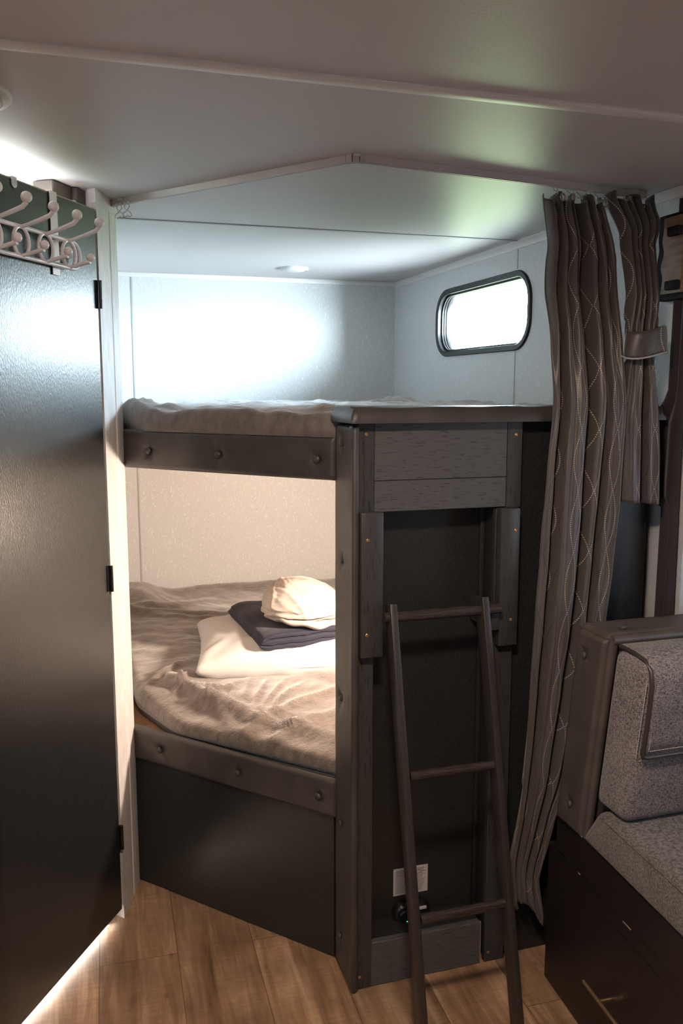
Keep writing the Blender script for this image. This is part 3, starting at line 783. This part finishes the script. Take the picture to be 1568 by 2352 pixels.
mesh_obj('print', bm, M_INK, lb, False)

# ------------------------------------------------------------------ mattresses and covers
def offset_poly(poly, n=200):
    return poly
def smooth_outline(pts, rads, seg=8):
    out = []; n = len(pts)
    for i in range(n):
        p = Vector(pts[i]); a = Vector(pts[i-1]); b = Vector(pts[(i+1) % n]); r = rads[i]
        u = (a-p).normalized(); v = (b-p).normalized()
        d = min(r, (a-p).length*.45, (b-p).length*.45)
        p0 = p+u*d; p1 = p+v*d
        for k in range(seg+1):
            t = k/seg; out.append(p0*(1-t)**2+p*2*t*(1-t)+p1*t*t)
    return out
def resample(loop, step):
    out = []; n = len(loop)
    for i in range(n):
        a, b = loop[i], loop[(i+1) % n]; L = (b-a).length; m = max(1, int(L/step))
        for k in range(m): out.append(a+(b-a)*(k/m))
    return out
def inside_dist(p, loop):
    d = 1e9; ins = False; n = len(loop); j = n-1
    for i in range(n):
        a, b = loop[j], loop[i]
        if (a.y > p.y) != (b.y > p.y) and p.x < (b.x-a.x)*(p.y-a.y)/(b.y-a.y)+a.x: ins = not ins
        ab = b-a; t = max(0, min(1, (p-a).dot(ab)/max(ab.dot(ab), 1e-12))); d = min(d, (p-(a+ab*t)).length)
        j = i
    return d if ins else -d
def bedding(name, loop, zb, zt, r, hf, mat, parent=None, label=None, cat=None, step=.014, skirt=True):
    """cover over an outline: grid top pulled down at the edge, rounded; hf(x,y) adds height"""
    bm = bmn()
    # triangulated concentric rings from the outline inward, then grid fill of the middle
    base = resample(loop, step); n = len(base)
    c = sum(base, Vector((0, 0)))/n
    rings = []
    # edge rings
    norms = []
    for i in range(n):
        t = (base[(i+1) % n]-base[i-1]).normalized(); norms.append(Vector((-t.y, t.x)))
    area = sum(base[i].x*base[(i+1) % n].y-base[(i+1) % n].x*base[i].y for i in range(n))
    s = 1 if area > 0 else -1
    prof = [(0, 0.0), (.0, .35), (.02, .55), (.12, .78), (.3, .92), (.6, .985), (1, 1)]
    for a, b in prof:
        ring = []
        for i in range(n):
            p = base[i]+norms[i]*s*r*a
            z = zb+(zt-zb)*b+hf(p.x, p.y)*b
            ring.append(bm.verts.new((p.x, p.y, z)))
        rings.append(ring)
    inner = [Vector((v.co.x, v.co.y)) for v in rings[-1]]
    for a, b in zip(rings, rings[1:]):
        for i in range(n): bm.faces.new((a[i], a[(i+1) % n], b[(i+1) % n], b[i]))
    # shrink toward centre
    prev = rings[-1]; K = 46
    for kk in range(1, K):
        t = kk/K; ring = []
        for i in range(n):
            p = inner[i]*(1-t)+c*t
            ring.append(bm.verts.new((p.x, p.y, zt+hf(p.x, p.y))))
        for i in range(n): bm.faces.new((prev[i], prev[(i+1) % n], ring[(i+1) % n], ring[i]))
        prev = ring
    cv = bm.verts.new((c.x, c.y, zt+hf(c.x, c.y)))
    for i in range(n): bm.faces.new((prev[i], prev[(i+1) % n], cv))
    bm.faces.new(rings[0][::-1])
    o = mesh_obj(name, bm, mat, parent, True, 180)
    if label: props(o, label, cat)
    return o
def ridge(x, y, x0, y0, ang, L, w, h):
    c, s = math.cos(ang), math.sin(ang); u = (x-x0)*c+(y-y0)*s; v = -(x-x0)*s+(y-y0)*c
    v += .25*w*math.sin(u*14+x0*30)
    return h*math.exp(-(v/w)**2)*math.exp(-(u/L)**4)
def fb(x, y, s, sd):
    return noise.noise(Vector((x*s, y*s, sd)))
# lower
low = [(.112, 3.835), (.118, 2.86), (.135, 2.62), (.225, 2.375), (.592, 1.985), (.64, 1.95), (XR-.006, 1.95), (XR-.006, 3.835)]
lowl = smooth_outline(low[::-1], [.03, .03, .03, .04, .03, .10, .16, .12, .05][:8][::-1], 6)
mt1 = thing('mattress', (.8, 2.9, .477), 'lower bunk mattress under a rumpled brown fleece cover', 'mattress')
bedding('mattress_body', smooth_outline([(.118, 3.83), (.124, 2.86), (.142, 2.63), (.228, 2.385), (.592, 1.992), (.64, 1.96), (XR-.008, 1.96), (XR-.008, 3.83)][::-1], [.03]*8, 5), .477, .535, .04, lambda x, y: 0, M_MATT, mt1)
rid = [(.30, 2.50, 1.9, .22, .018, .016), (.36, 2.40, 2.1, .16, .016, .018), (.28, 2.62, 1.2, .10, .014, .014), (.42, 2.34, 2.45, .20, .020, .012), (.24, 2.72, .9, .12, .014, .012),
       (.55, 2.30, .5, .35, .020, .010), (.70, 2.25, .45, .40, .025, .009), (.50, 2.20, 2.3, .25, .02, .010), (.62, 2.10, 2.45, .22, .016, .010), (.33, 2.55, 2.7, .10, .012, .012), (.22, 3.55, .3, .3, .03, .014), (.35, 3.45, -.35, .35, .03, .012), (.5, 3.3, -.5, .35, .03, .010)]
def hlow(x, y):
    h = .012*fb(x, y, 4, 1.2)+.007*fb(x, y, 13, 4.)+.003*fb(x, y, 36, 6.)
    for r_ in rid: h += ridge(x, y, *r_[:4], r_[4]*.85, r_[5]*1.45)
    for k_ in range(9):
        h += ridge(x, y, .27+.035*k_, 2.56-.022*k_, 2.2-.17*k_, .13, .008, .0075)
    h += .055*math.exp(-(((x-.22)/.10)**2+((y-3.72)/.14)**2))   # bunched back corner
    h += .028*math.exp(-(((y-3.84)/.09)**2))
    # edge falls toward the rail
    dd = (x-S0.x)*DGN.x+(y-S0.y)*DGN.y
    h -= .030*math.exp(-((dd+.0)/.14)**2)
    return h
bedding('fleece_cover', lowl, .500, .572, .045, hlow, M_FLEECE, mt1, None, None, .012)
# upper
up = [(.110, 3.835), (.112, 2.58), (.15, 2.43), (.585, 1.945), (.64, 1.985), (XR-.006, 1.985), (XR-.006, 3.835)]
def hup(x, y):
    h = .013*fb(x, y, 5, 7.2)+.010*fb(x, y, 14, 3.)+.005*fb(x, y, 34, 2.)
    h += .024*math.exp(-(((x-.15)/.08)**2+((y-2.56)/.12)**2))
    for r_ in ((.30, 2.40, 2.35, .22, .012, .012), (.42, 2.32, 2.1, .2, .012, .010), (.55, 2.12, 2.5, .12, .012, .012), (.70, 2.20, .1, .25, .02, .008), (1.15, 3.1, .6, .15, .03, .026), (1.30, 2.6, 1.3, .2, .02, .014), (.25, 2.55, 2.0, .12, .01, .010)): h += ridge(x, y, *r_)
    return h
mt2 = thing('mattress', (.8, 2.9, 1.347), 'upper bunk mattress under a grey-brown fleece cover, seen edge on', 'mattress')
bedding('mattress_body', smooth_outline([(.118, 3.83), (.120, 2.60), (.155, 2.46), (.58, 1.975), (.64, 1.995), (XR-.008, 1.995), (XR-.008, 3.83)][::-1], [.03]*7, 5), 1.347, 1.395, .03, lambda x, y: 0, M_MATT, mt2)
bedding('fleece_blanket', smooth_outline(up[::-1], [.03, .03, .03, .05, .08, .05, .03], 5), 1.368, 1.430, .03, hup, M_FLEECE2, mt2, None, None, .012)

# ------------------------------------------------------------------ pillow, sheet, rolled blanket
def soft_block(name, C, rz, L, W, T, mat, label, cat, ex=.42, tilt=(0, 0), hf=None, nu=90, nv=64, pinch=.06, corner=.10):
    """pillow form: rounded-rect outline, domed both sides with a seam round the edge"""
    bm = bmn(); R = Matrix.Rotation(rz, 4, 'Z') @ Matrix.Rotation(tilt[0], 4, 'X') @ Matrix.Rotation(tilt[1], 4, 'Y'); T0 = Matrix.Translation(C) @ R
    sides = []
    for sg in (1, -1):
        g = []
        for i in range(nu+1):
            row = []
            a = -1+2*i/nu
            for j in range(nv+1):
                b = -1+2*j/nv
                ea = (1-abs(a)**3.2); eb = (1-abs(b)**3.2)
                h = max(0, ea*eb)**ex
                x = a*L/2*(1-pinch*(1-abs(b))**.8*abs(a)**3) ; y = b*W/2*(1-pinch*(1-abs(a))**.8*abs(b)**3)
                z = sg*h*T/2
                if hf: z += (hf(x, y, sg))*min(1, h*1.4)
                row.append(T0 @ Vector((x, y, z)))
            g.append(row)
        sides.append(g)
    vt = [[bm.verts.new(p) for p in row] for row in sides[0]]
    vb = [[vt[i][j] if i in (0, nu) or j in (0, nv) else bm.verts.new(sides[1][i][j]) for j in range(nv+1)] for i in range(nu+1)]
    for i in range(nu):
        for j in range(nv):
            bm.faces.new((vt[i][j], vt[i+1][j], vt[i+1][j+1], vt[i][j+1])); bm.faces.new((vb[i][j+1], vb[i+1][j+1], vb[i+1][j], vb[i][j]))
    o = mesh_obj(name, bm, mat, None, True, 180); props(o, label, cat)
    return o
def pw(x, y, sg):
    return .009*fb(x, y, 8, 2.)+.006*fb(x, y, 19, 5.)+.006*math.sin(34*x+9*fb(x, y, 6, 1.))*math.exp(-((y+.20)/.07)**2)
pl = soft_block('pillow', (.715, 2.80, .606), math.radians(-8), .74, .50, .150, M_PILLOW, 'plump white pillow lying on the lower bunk fleece', 'pillow', ex=.36, tilt=(math.radians(2), 0), hf=pw)
bm = bmn()
R = Matrix.Translation((.715, 2.80, .606)) @ Matrix.Rotation(math.radians(-8), 4, 'Z') @ Matrix.Rotation(math.radians(2), 4, 'X')
loop = [R @ V(p[0], p[1], -.004) for p in rrect(-.350, -.234, .350, .234, .02, 5)]
for i, p in enumerate(loop): p.z += .002*math.sin(i*1.7)
tube(bm, loop, .0026, 8, closed=True); mesh_obj('seam_piping', bm, M_PILLOW, pl)
# folded sheet: stacked folds
def folded(name, C, rz, L, W, hs, mat, label, cat, tilt):
    T0 = Matrix.Translation(C) @ Matrix.Rotation(rz, 4, 'Z') @ Matrix.Rotation(tilt[0], 4, 'X') @ Matrix.Rotation(tilt[1], 4, 'Y')
    bm = bmn(); N = 44; Mv = 72; z0 = 0; G = []
    prof = []   # cross-section in (y,z): one continuous outline with fold creases at the near edge
    nl = len(hs); tot = sum(hs)
    for k in range(nl):
        h = hs[k]
        for a in range(9):
            t = -PI/2+PI*a/8
            prof.append((-W/2-.010*math.cos(t)*(1+.3*((k*7) % 3)), z0+h/2+h/2*math.sin(t)))
        z0 += h
    for a in range(1, 14): prof.append((-W/2+W*a/14, tot+.004*math.sin(a*.9)))
    for a in range(9):
        t = PI/2-PI*a/8; prof.append((W/2+.014*math.cos(t), tot/2+tot/2*math.sin(t)))
    for a in range(1, 14): prof.append((W/2-W*a/14, 0))
    for i in range(N+1):
        u = -1+2*i/N; sc = (1-abs(u)**9)**.35 if abs(u) < 1 else 0.0
        row = []
        for (y, z) in prof:
            zz = tot/2+(z-tot/2)*max(.0, sc)
            x = u*L/2*(1+.02*math.sin(z*90))
            q = Vector((x, y+.006*fb(u*2, y*8, 1, 2.), zz+.007*fb(u*2.2, y*7, 1., 3.)+.003*fb(u*7, z*40, 1, 9.)))
            row.append(bm.verts.new(T0 @ q))
        G.append(row)
    n = len(prof)
    for i in range(N):
        for k in range(n): bm.faces.new((G[i][k], G[i][(k+1) % n], G[i+1][(k+1) % n], G[i+1][k]))
    bm.faces.new(G[0]); bm.faces.new(G[-1][::-1])
    o = mesh_obj(name, bm, mat, None, True, 180); props(o, label, cat); return o
folded('folded_sheet', (.672, 2.79, .658), math.radians(6), .345, .36, (.020, .022, .018), M_NAVY, 'folded navy blue sheet lying on the white pillow', 'sheet', (math.radians(3), math.radians(-1)))
# cream blanket: a soft bundle, lapped over a rolled lip
bm = bmn(); nu, nv = 150, 96; C = V(.695, 2.70, .765); R = Matrix.Rotation(math.radians(10), 3, 'Z') @ Matrix.Rotation(math.radians(6), 3, 'Y')
G = []
def crease(d, ax, off, w, am, curl):
    a = Vector(ax).normalized(); t = d.dot(a)-off+curl*noise.noise(d*1.6+Vector(ax)*3)
    return am*(math.exp(-(t/w)**2)-.7*math.exp(-((t-w*1.5)/(w*1.2))**2))
for i in range(nu):
    a = 2*PI*i/nu; row = []
    for j in range(nv+1):
        b = -PI/2+PI*j/nv
        d = Vector((math.cos(b)*math.cos(a), math.cos(b)*math.sin(a), math.sin(b)))
        p = Vector((d.x*.146*(1-.16*max(0, d.z)), d.y*.118, (d.z*.098 if d.z > 0 else d.z*.060)))
        p.x += -.022*max(0, d.z)
        o = .006*noise.noise(d*1.6+V(3, 1, 2))+.0025*noise.noise(d*4+V(1, 7, 2))+.0008*noise.noise(d*13)
        for ax, of, w, am, cu in (((.9, .1, .5), -.35, .10, .006, .35), ((.8, -.3, .6), .05, .09, .005, .45), ((.6, .2, .9), .45, .10, .005, .4), ((-.5, -.2, .8), .25, .09, .006, .4), ((-.2, -.6, .9), .62, .08, .005, .5), ((.3, -.2, .9), .15, .06, .003, .6)):
            o += crease(d, ax, of, w*.62, am*.62, cu*.7)
        front = 1 if d.y < .3 else .3
        c1 = -.34+.22*d.x+.05*math.sin(d.x*4)
        o += front*(-.020*math.exp(-((d.z-c1)/.050)**2)+.010*math.exp(-((d.z-c1-.16)/.10)**2))
        c2 = -.62+.10*d.x
        o += front*(-.008*math.exp(-((d.z-c2)/.04)**2))
        o += -.018*math.exp(-((d-V(.93, -.28, -.12)).length/.14)**2)
        p += d*o
        row.append(bm.verts.new(C+R @ p))
    G.append(row)
for i in range(nu):
    for j in range(nv): bm.faces.new((G[i][j], G[(i+1) % nu][j], G[(i+1) % nu][j+1], G[i][j+1]))
# the loose lower layer that laps out under the bundle
F = []
for i in range(90):
    a = 2*PI*i/90; row = []
    for j in range(25):
        b = -PI/2+PI*j/24; cr = math.cos(b)**.45
        rr_ = 1+.05*math.sin(3*a+1)+.03*math.sin(7*a)
        row.append(bm.verts.new(C+R @ V(cr*math.cos(a)*.138*rr_+.004, cr*math.sin(a)*.112*rr_-.006, -.040+.018*math.sin(b)+.006*math.sin(2*a+.6)+.003*math.sin(9*a))))
    F.append(row)
for i in range(90):
    for j in range(24): bm.faces.new((F[i][j], F[(i+1) % 90][j], F[(i+1) % 90][j+1], F[i][j+1]))
bmesh.ops.remove_doubles(bm, verts=bm.verts[:], dist=1e-5)
props(mesh_obj('rolled_blanket', bm, M_CREAM, None, True, 180), 'cream blanket bundled up on top of the navy sheet', 'blanket')

# ------------------------------------------------------------------ ladder
ld = thing('bunk_ladder', (.79, 1.57, 0), 'dark brown wooden bunk ladder leaning on the end panel', 'ladder')
TH = math.radians(13.6); dl = V(0, -math.sin(TH), -math.cos(TH)); fn = V(0, -math.cos(TH), math.sin(TH))
zt = .962; top = V(0, 1.790, zt)
tmax = (zt)/math.cos(TH)
for x in (.669, .901):
    M = frame(V(x, 0, 0)+top-dl*.030, (1, 0, 0), dl, None)
    nrm = M.to_3x3() @ V(0, 0, 1)
    bm = bmn()
    L = tmax+.030-.004
    w = .0085
    box(bm, (-w, 0, -.020), (w, L, .020), .0018, 2, M)
    # cut the foot level with the floor
    for v in bm.verts:
        if v.co.z < .02: v.co.z = max(v.co.z, .0005)
    mesh_obj('side_rail', bm, M_LADDER, ld)
for t in (0, .362, .677):
    p = top+dl*t
    bm = bmn(); x0, x1 = (.650, .945) if t == 0 else (.684, .897)
    tube(bm, [V(x0, 0, 0)+p, V(x1, 0, 0)+p], .0125 if t == 0 else .0110, 20)
    mesh_obj('rung', bm, M_RUNG, ld)

# ------------------------------------------------------------------ bench
BD = V(.06, 1, 0).normalized(); BN = V(-1, .06, 0).normalized()
bn = thing('dinette_bench', (1.07, 1.67, 0), 'dark dinette bench with buttoned vinyl back frame at the lower right', 'bench')
P0 = V(1.07, 1.67, 0)
def BP(y, z, o=0): return P0+BD*((y-1.67)/BD.y)+BN*o+V(0, 0, z)
MB_ = frame(BP(.75, 0), BD, (0, 0, 1), BN)
Ly = (1.745-.75)
bm = bmn(); box(bm, (0, 0.001, -.80), (Ly, .368, 0), .001, 1, MB_); mesh_obj('base_panel', bm, M_BASE, bn)
bm = bmn(); box(bm, (0, .3725, -.80), (Ly-.04, .464, .003), .002, 1, MB_); mesh_obj('base_rail', bm, M_BASE, bn)
bm = bmn(); box(bm, (.30, .3687, -.002), (Ly-.085, .3722, .0012), 0, 1, MB_); mesh_obj('shadow_gap', bm, M_BLACK, bn, False)
for y0, y1 in ((.630, .66), (.838, .848)):
    bm = bmn(); box(bm, (y0, .3690, -.002), (y1, .3715, .0022), 0, 1, MB_); mesh_obj('chipped_edge', bm, M_RAW, bn, False)
bm = bmn(); box(bm, (1.585-.75, .4645, -.03), (1.665-.75, .4685, .004), .0005, 1, MB_); mesh_obj('edge_strip', bm, M_SEAM, bn)
# drawer front with bar pull
bm = bmn(); box(bm, (.10, .05, 0), (1.60-.75, .335, .0012), .0005, 1, MB_); dr = mesh_obj('drawer_front', bm, M_BASE, bn)
bm = bmn(); tube(bm, [BP(1.505, .165, .030), BP(1.185, .165, .030)], .0042, 14)
for y in (1.44, 1.345): tube(bm, [BP(y, .165, .0), BP(y, .165, .030)], .0036, 12)
mesh_obj('bar_handle', bm, M_GOLD, dr)
# back frame, padded box (slight lean)
lean = V(0, -.065, .485)
A = BP(1.585, .466)                     # near bottom edge of the side face
Mside = frame(A+V(0, .103, 0), (0, -1, 0), lean, None)
Mside = frame(A+V(0, .103, 0), (0, -1, 0), lean.normalized(), (-1, 0, 0))
hb = lean.length
bm = bmn(); sb = [(.05, .060), (.033, .432)]
padded(bm, Mside, .105, hb, .012, .010, sb, base=.003, step=.006, seed=3)
box(bm, (.0, 0, -.80), (.105, hb, .0), .004, 2, Mside)
bk = mesh_obj('back_frame', bm, M_VINYL_D, bn, True, 50)
for u, v in sb: button(Mside, u, v, .0095, bk, M_VINYL_D, .0075)
Mtop = frame(A+V(0, .103, 0)+lean, (1, 0, 0), (0, -1, 0), (0, 0, 1))
Mtop = frame(A+lean+V(-.004, .103-.105, 0), (1, 0, 0), (0, 1, 0))
bm = bmn(); padded(bm, Mtop, .80, .105, .012, .010, [(.072, .050), (.45, .05)], base=.003, step=.008, seed=6); tpd = mesh_obj('top_pad', bm, M_VINYL_D, bn, True, 50)
button(Mtop, .072, .05, .0085, tpd, M_VINYL_D, .0085)
# inner rolls along the front edges
bm = bmn(); q0 = A+V(.008, -.004, .0); q1 = A+lean+V(.008, -.004, .0)
tube(bm, [q0, q1], .011, 14); tube(bm, [q1+V(-.004, 0, -.002), q1+V(.80, 0, -.002)], .012, 14)
mesh_obj('edge_roll', bm, M_VINYL_D, bn)
# seat cushion
sc_ = thing('seat_cushion', tuple(BP(1.2, .465, -.2)), 'grey tweed seat cushion on the bench base', 'cushion')
bm = bmn(); M = frame(BP(.75, .466), BD, (0, 0, 1), BN)
nu, nv = 60, 14
vs = box(bm, (0, 0, -.62), (.755, .106, .012), .018, 4, M)
for v in bm.verts:
    q = MB_.inverted() @ v.co
    if q.x > .5: v.co += BD*.075*max(0, min(1, (.575-v.co.z)/.11))*min(1, (q.x-.5)/.2)
mesh_obj('cushion_cover', bm, M_TWEED2, sc_, True, 60)
bm = bmn(); tube(bm, [BP(.76, .560, .0115), BP(1.49, .560, .0115), BP(1.498, .563, .0)], .0022, 8); mesh_obj('side_seam', bm, M_TWEED2, sc_)
# back cushion
bc = thing('back_cushion', tuple(V(1.08, 1.47, .575)), 'grey tweed back cushion with piped headrest flap on the bench', 'cushion')
Mb = frame((1.058, 1.520, .574), (1, 0, 0), lean.normalized(), (0, -1, 0))
bm = bmn(); nu, nv = 50, 40
def bulge(u, v): return .058+.012*math.sin(PI*min(1, u/.12)*.5)*math.sin(PI*v)
box(bm, (0, 0, -.02), (.70, .372, .092), .022, 5, Mb); mesh_obj('cushion_cover', bm, M_TWEED, bc, True, 60)
# flap: panel lying over the top and down the front
prof = [(.372+.004, -.018), (.375, .030), (.370, .066), (.354, .088), (.325, .097), (.27, .0995), (.20, .0995), (.165, .098)]
bm = bmn(); L0, L1 = .012, .695
rows = [[bm.verts.new(Mb @ V(L0+(L1-L0)*i/30, v, n_)) for (v, n_) in prof] for i in range(31)]
for i in range(30):
    for j in range(len(prof)-1): bm.faces.new((rows[i][j], rows[i+1][j], rows[i+1][j+1], rows[i][j+1]))
fl = mesh_obj('headrest_flap', bm, M_TWEED, bc, True, 180)
md = fl.modifiers.new('thick', 'SOLIDIFY'); md.thickness = .008; md.offset = 0
bm = bmn()
pth = [Mb @ V(L0, v, n_+.002) for v, n_ in prof[:-1]]+[Mb @ V(L0, .172, .100), Mb @ V(L0+.003, .165, .1005), Mb @ V(L0+.012, .162, .1005), Mb @ V(L1, .162, .1005)]
tube(bm, pth, .0048, 10); mesh_obj('piping', bm, M_PIPE, fl)
bm = bmn()
def stitches(pa, pb, n):
    pa = Vector(pa); pb = Vector(pb)
    for i in range(n):
        a = pa.lerp(pb, i/n); b = pa.lerp(pb, (i+.62)/n); tube(bm, [a, b], .0009, 5)
stitches(Mb @ V(L0+.015, .178, .1036), Mb @ V(.60, .178, .1036), 130)
stitches(Mb @ V(L0+.012, .178, .1036), Mb @ V(L0+.012, .33, .1010), 40)
stitches(Mb @ V(L0+.0, .152, .0925), Mb @ V(.60, .152, .0925), 130)
stitches(Mb @ V(L0-.008, .16, .0925), Mb @ V(L0-.008, .33, .0925), 40)
mesh_obj('stitching', bm, M_THREAD, fl)

# ------------------------------------------------------------------ items on the wall right of the curtains
pq = thing('wall_plaque', (XR, 1.84, 1.70), 'wavy-edged wooden plaque on a black backing at the upper right', 'plaque')
def wavy(y0, y1, z0, z1, amp, sd, n=26):
    pts = []
    for i in range(n+1):
        z = z0+(z1-z0)*i/n; pts.append((y1+amp*math.sin(z*95+sd)*math.sin(PI*i/n+.2), z))
    pts += [(y0, z1), (y0, z0)]
    return pts
def slab(name, pts, x0, x1, mat, par, bev=.002):
    bm = bmn(); a = [bm.verts.new((x0, y, z)) for y, z in pts]; b = [bm.verts.new((x1, y, z)) for y, z in pts]; n = len(pts)
    bm.faces.new(a); bm.faces.new(b[::-1])
    for i in range(n): bm.faces.new((a[i], a[(i+1) % n], b[(i+1) % n], b[i]))
    return mesh_obj(name, bm, mat, par, True, 40)
slab('backing', wavy(1.772, 1.875, 1.702, 1.907, .003, 1.), 1.405, XR-.001, M_MATTE, pq)
slab('wood_face', wavy(1.772, 1.845, 1.715, 1.897, .005, 2.), 1.395, 1.4045, M_OAK, pq)
for z in (1.860, 1.733):
    bm = bmn(); box(bm, (1.380, 1.772, z-.011), (1.3945, 1.815, z+.011), .003); mesh_obj('crossbar', bm, M_MATTE, pq)
def drape(name, y0, y1, z0, z1, label, shift=lambda z: (0, 0)):
    bm = bmn(); uvl = None; nu, nv = 26, 40; g = []
    for i in range(nu+1):
        f = i/nu; row = []
        for j in range(nv+1):
            z = z0+(z1-z0)*j/nv; a, b = shift(z); yy = (y0+a)+(y1+b-y0-a)*f
            row.append(bm.verts.new((1.421+.008*math.sin(f*11+z*2), yy, z)))
        g.append(row)
    for i in range(nu):
        for j in range(nv): bm.faces.new((g[i][j], g[i+1][j], g[i+1][j+1], g[i][j+1]))
    o = mesh_obj(name, bm, M_DRAPE, None, True, 180); md = o.modifiers.new('t', 'SOLIDIFY'); md.thickness = .002
    props(o, label, 'curtain'); return o
def sh1(z):
    b = 0
    if 1.19 < z < 1.47: b = .075*min(1, (1.47-z)/.07)*min(1, (z-1.19)/.01)
    return (0, b)
drape('window_drape', 1.772, 1.832, .86, 1.94, 'dark cloth drape at the right edge beside the wooden plaque', sh1)

# ------------------------------------------------------------------ light
w = bpy.data.worlds.new('outdoors'); SC.world = w; w.use_nodes = True
n = w.node_tree.nodes; l = w.node_tree.links
tc = n.new('ShaderNodeTexCoord'); sp = n.new('ShaderNodeSeparateXYZ'); l.new(tc.outputs['Generated'], sp.inputs[0])
rp = n.new('ShaderNodeValToRGB'); e = rp.color_ramp.elements
mr = n.new('ShaderNodeMapRange'); mr.inputs['From Min'].default_value = -1; mr.inputs['From Max'].default_value = 1; l.new(sp.outputs['Z'], mr.inputs['Value'])
l.new(mr.outputs[0], rp.inputs['Fac'])
def ramp_set(r, stops):
    e = r.color_ramp.elements
    e[0].position = stops[0][0]; e[0].color = (*stops[0][1], 1)
    e[1].position = stops[-1][0]; e[1].color = (*stops[-1][1], 1)
    for p_, c_ in stops[1:-1]:
        q_ = e.new(p_); q_.color = (*c_, 1)
# outdoors ahead: grass and trees under a bright overcast sky; outdoors behind: pale open ground
ramp_set(rp, [(0, (.12, .14, .14)), (.25, (.22, .26, .26)), (.385, (.20, .27, .155)), (.48, (.27, .36, .22)), (.50, (.80, .92, 1.0)), (.57, (1.4, 1.7, 1.9)), (1, (1.2, 1.6, 2.1))])
rq = n.new('ShaderNodeValToRGB'); l.new(mr.outputs[0], rq.inputs['Fac'])
ramp_set(rq, [(0, (.10, .12, .13)), (.20, (.30, .35, .38)), (.33, (1.7, 2.0, 2.2)), (.47, (2.1, 2.5, 2.7)), (.51, (4.2, 5.0, 5.4)), (.60, (3.8, 4.7, 5.4)), (1, (1.4, 1.9, 2.5))])
az = n.new('ShaderNodeMapRange'); az.interpolation_type = 'SMOOTHSTEP'
az.inputs['From Min'].default_value = .15; az.inputs['From Max'].default_value = -.35; l.new(sp.outputs['Y'], az.inputs['Value'])
mxw = n.new('ShaderNodeMix'); mxw.data_type = 'RGBA'; l.new(az.outputs[0], mxw.inputs['Factor']); l.new(rp.outputs['Color'], mxw.inputs['A']); l.new(rq.outputs['Color'], mxw.inputs['B'])
bg = n['Background']; l.new(mxw.outputs['Result'], bg.inputs['Color']); bg.inputs['Strength'].default_value = 37.0
def portal(x, W, sgn):
    d = bpy.data.lights.new('daylight_portal', 'AREA'); d.shape = 'RECTANGLE'; d.size = W[2]-W[0]; d.size_y = W[3]-W[1]
    d.cycles.is_portal = True
    o = bpy.data.objects.new('daylight_portal', d); COL.objects.link(o)
    o.location = (x, (W[0]+W[2])/2, (W[1]+W[3])/2)
    o.rotation_euler = Vector((-sgn, 0, 0)).to_track_quat('-Z', 'Y').to_euler()
portal(XR+.056, W1, 1); portal(XS+.052, W3, 1); portal(XL-.052, W2, -1); portal(XL-.052, W4, -1)
def lamp(name, loc, size, power, col, label, shape='DISK', direction=(0, 0, -1), spread=180):
    d = bpy.data.lights.new(name, 'AREA'); d.shape = shape; d.size = size; d.energy = power; d.color = col; d.spread = math.radians(spread)
    o = bpy.data.objects.new(name, d); COL.objects.link(o); o.location = loc
    o.rotation_euler = Vector(direction).to_track_quat('-Z', 'Y').to_euler()
    return o
# unseen warm lamp added to brighten the living area and reading lamp of the lower bunk
def puck(c, r, z, lab):
    t = thing('ceiling_light', (c[0], c[1], z), lab, 'ceiling light', 'round ceiling lights')
    M = frame((c[0], c[1], z), (1, 0, 0), (0, -1, 0))
    bm = bmn(); lathe(bm, [(r, 0), (r, .006), (r*.9, .008)], M, 40); mesh_obj('trim_ring', bm, M_WHITEP, t)
puck((.28, .72), .10, H, 'unseen round ceiling light added to warm the living area')
lamp('warm_fill', (.28, .72, H-.012), .18, 21, (1.0, .78, .60), '')
rl_ = thing('reading_lamp', (1.10, 1.96, 1.05), 'small reading lamp inside the lower bunk on the back of the end panel', 'lamp')
bm = bmn(); lathe(bm, [(.022, 0), (.022, .018), (.012, .022), (.012, .045), (.050, .060), (.052, .075)], frame((1.10, 1.9355, 1.05), (1, 0, 0), (0, 0, -1)), 32)
mesh_obj('lamp_head', bm, M_WHITEP, rl_)
lamp('bunk_light', (1.10, 2.022, 1.05), .10, 30, (1.0, .77, .60), '', direction=(-.40, 1, -.12))
puck((-.36, 2.45), .10, H, 'unseen round ceiling light added to brighten the bathroom')
lamp('bathroom_fill', (-.36, 2.45, H-.012), .18, 400, (.92, .96, 1.0), '')  # added lamp, makes the bathroom glow above and below the door
# ------------------------------------------------------------------ camera and view
cam = bpy.data.cameras.new('camera'); co = bpy.data.objects.new('camera', cam); COL.objects.link(co); SC.camera = co
cam.sensor_fit = 'VERTICAL'; cam.sensor_height = 36; cam.sensor_width = 24; cam.lens = 1953.13/2352*36
cam.clip_start = .02
co.location = (0, 0, 1.482)
yaw, pit = math.radians(17.02), math.radians(8.197)
co.rotation_euler = (PI/2-pit, 0, -yaw)
vs_ = SC.view_settings
SC.display_settings.display_device = 'sRGB'
vs_.view_transform = 'Standard'; vs_.look = 'None'; vs_.gamma = 1; vs_.exposure = .22; vs_.use_curve_mapping = False
SC.cycles.max_bounces = 10; SC.cycles.diffuse_bounces = 6; SC.cycles.glossy_bounces = 5; SC.cycles.transparent_max_bounces = 16; SC.cycles.transmission_bounces = 6
SC.cycles.use_denoising = True
SC.cycles.sample_clamp_indirect = 6
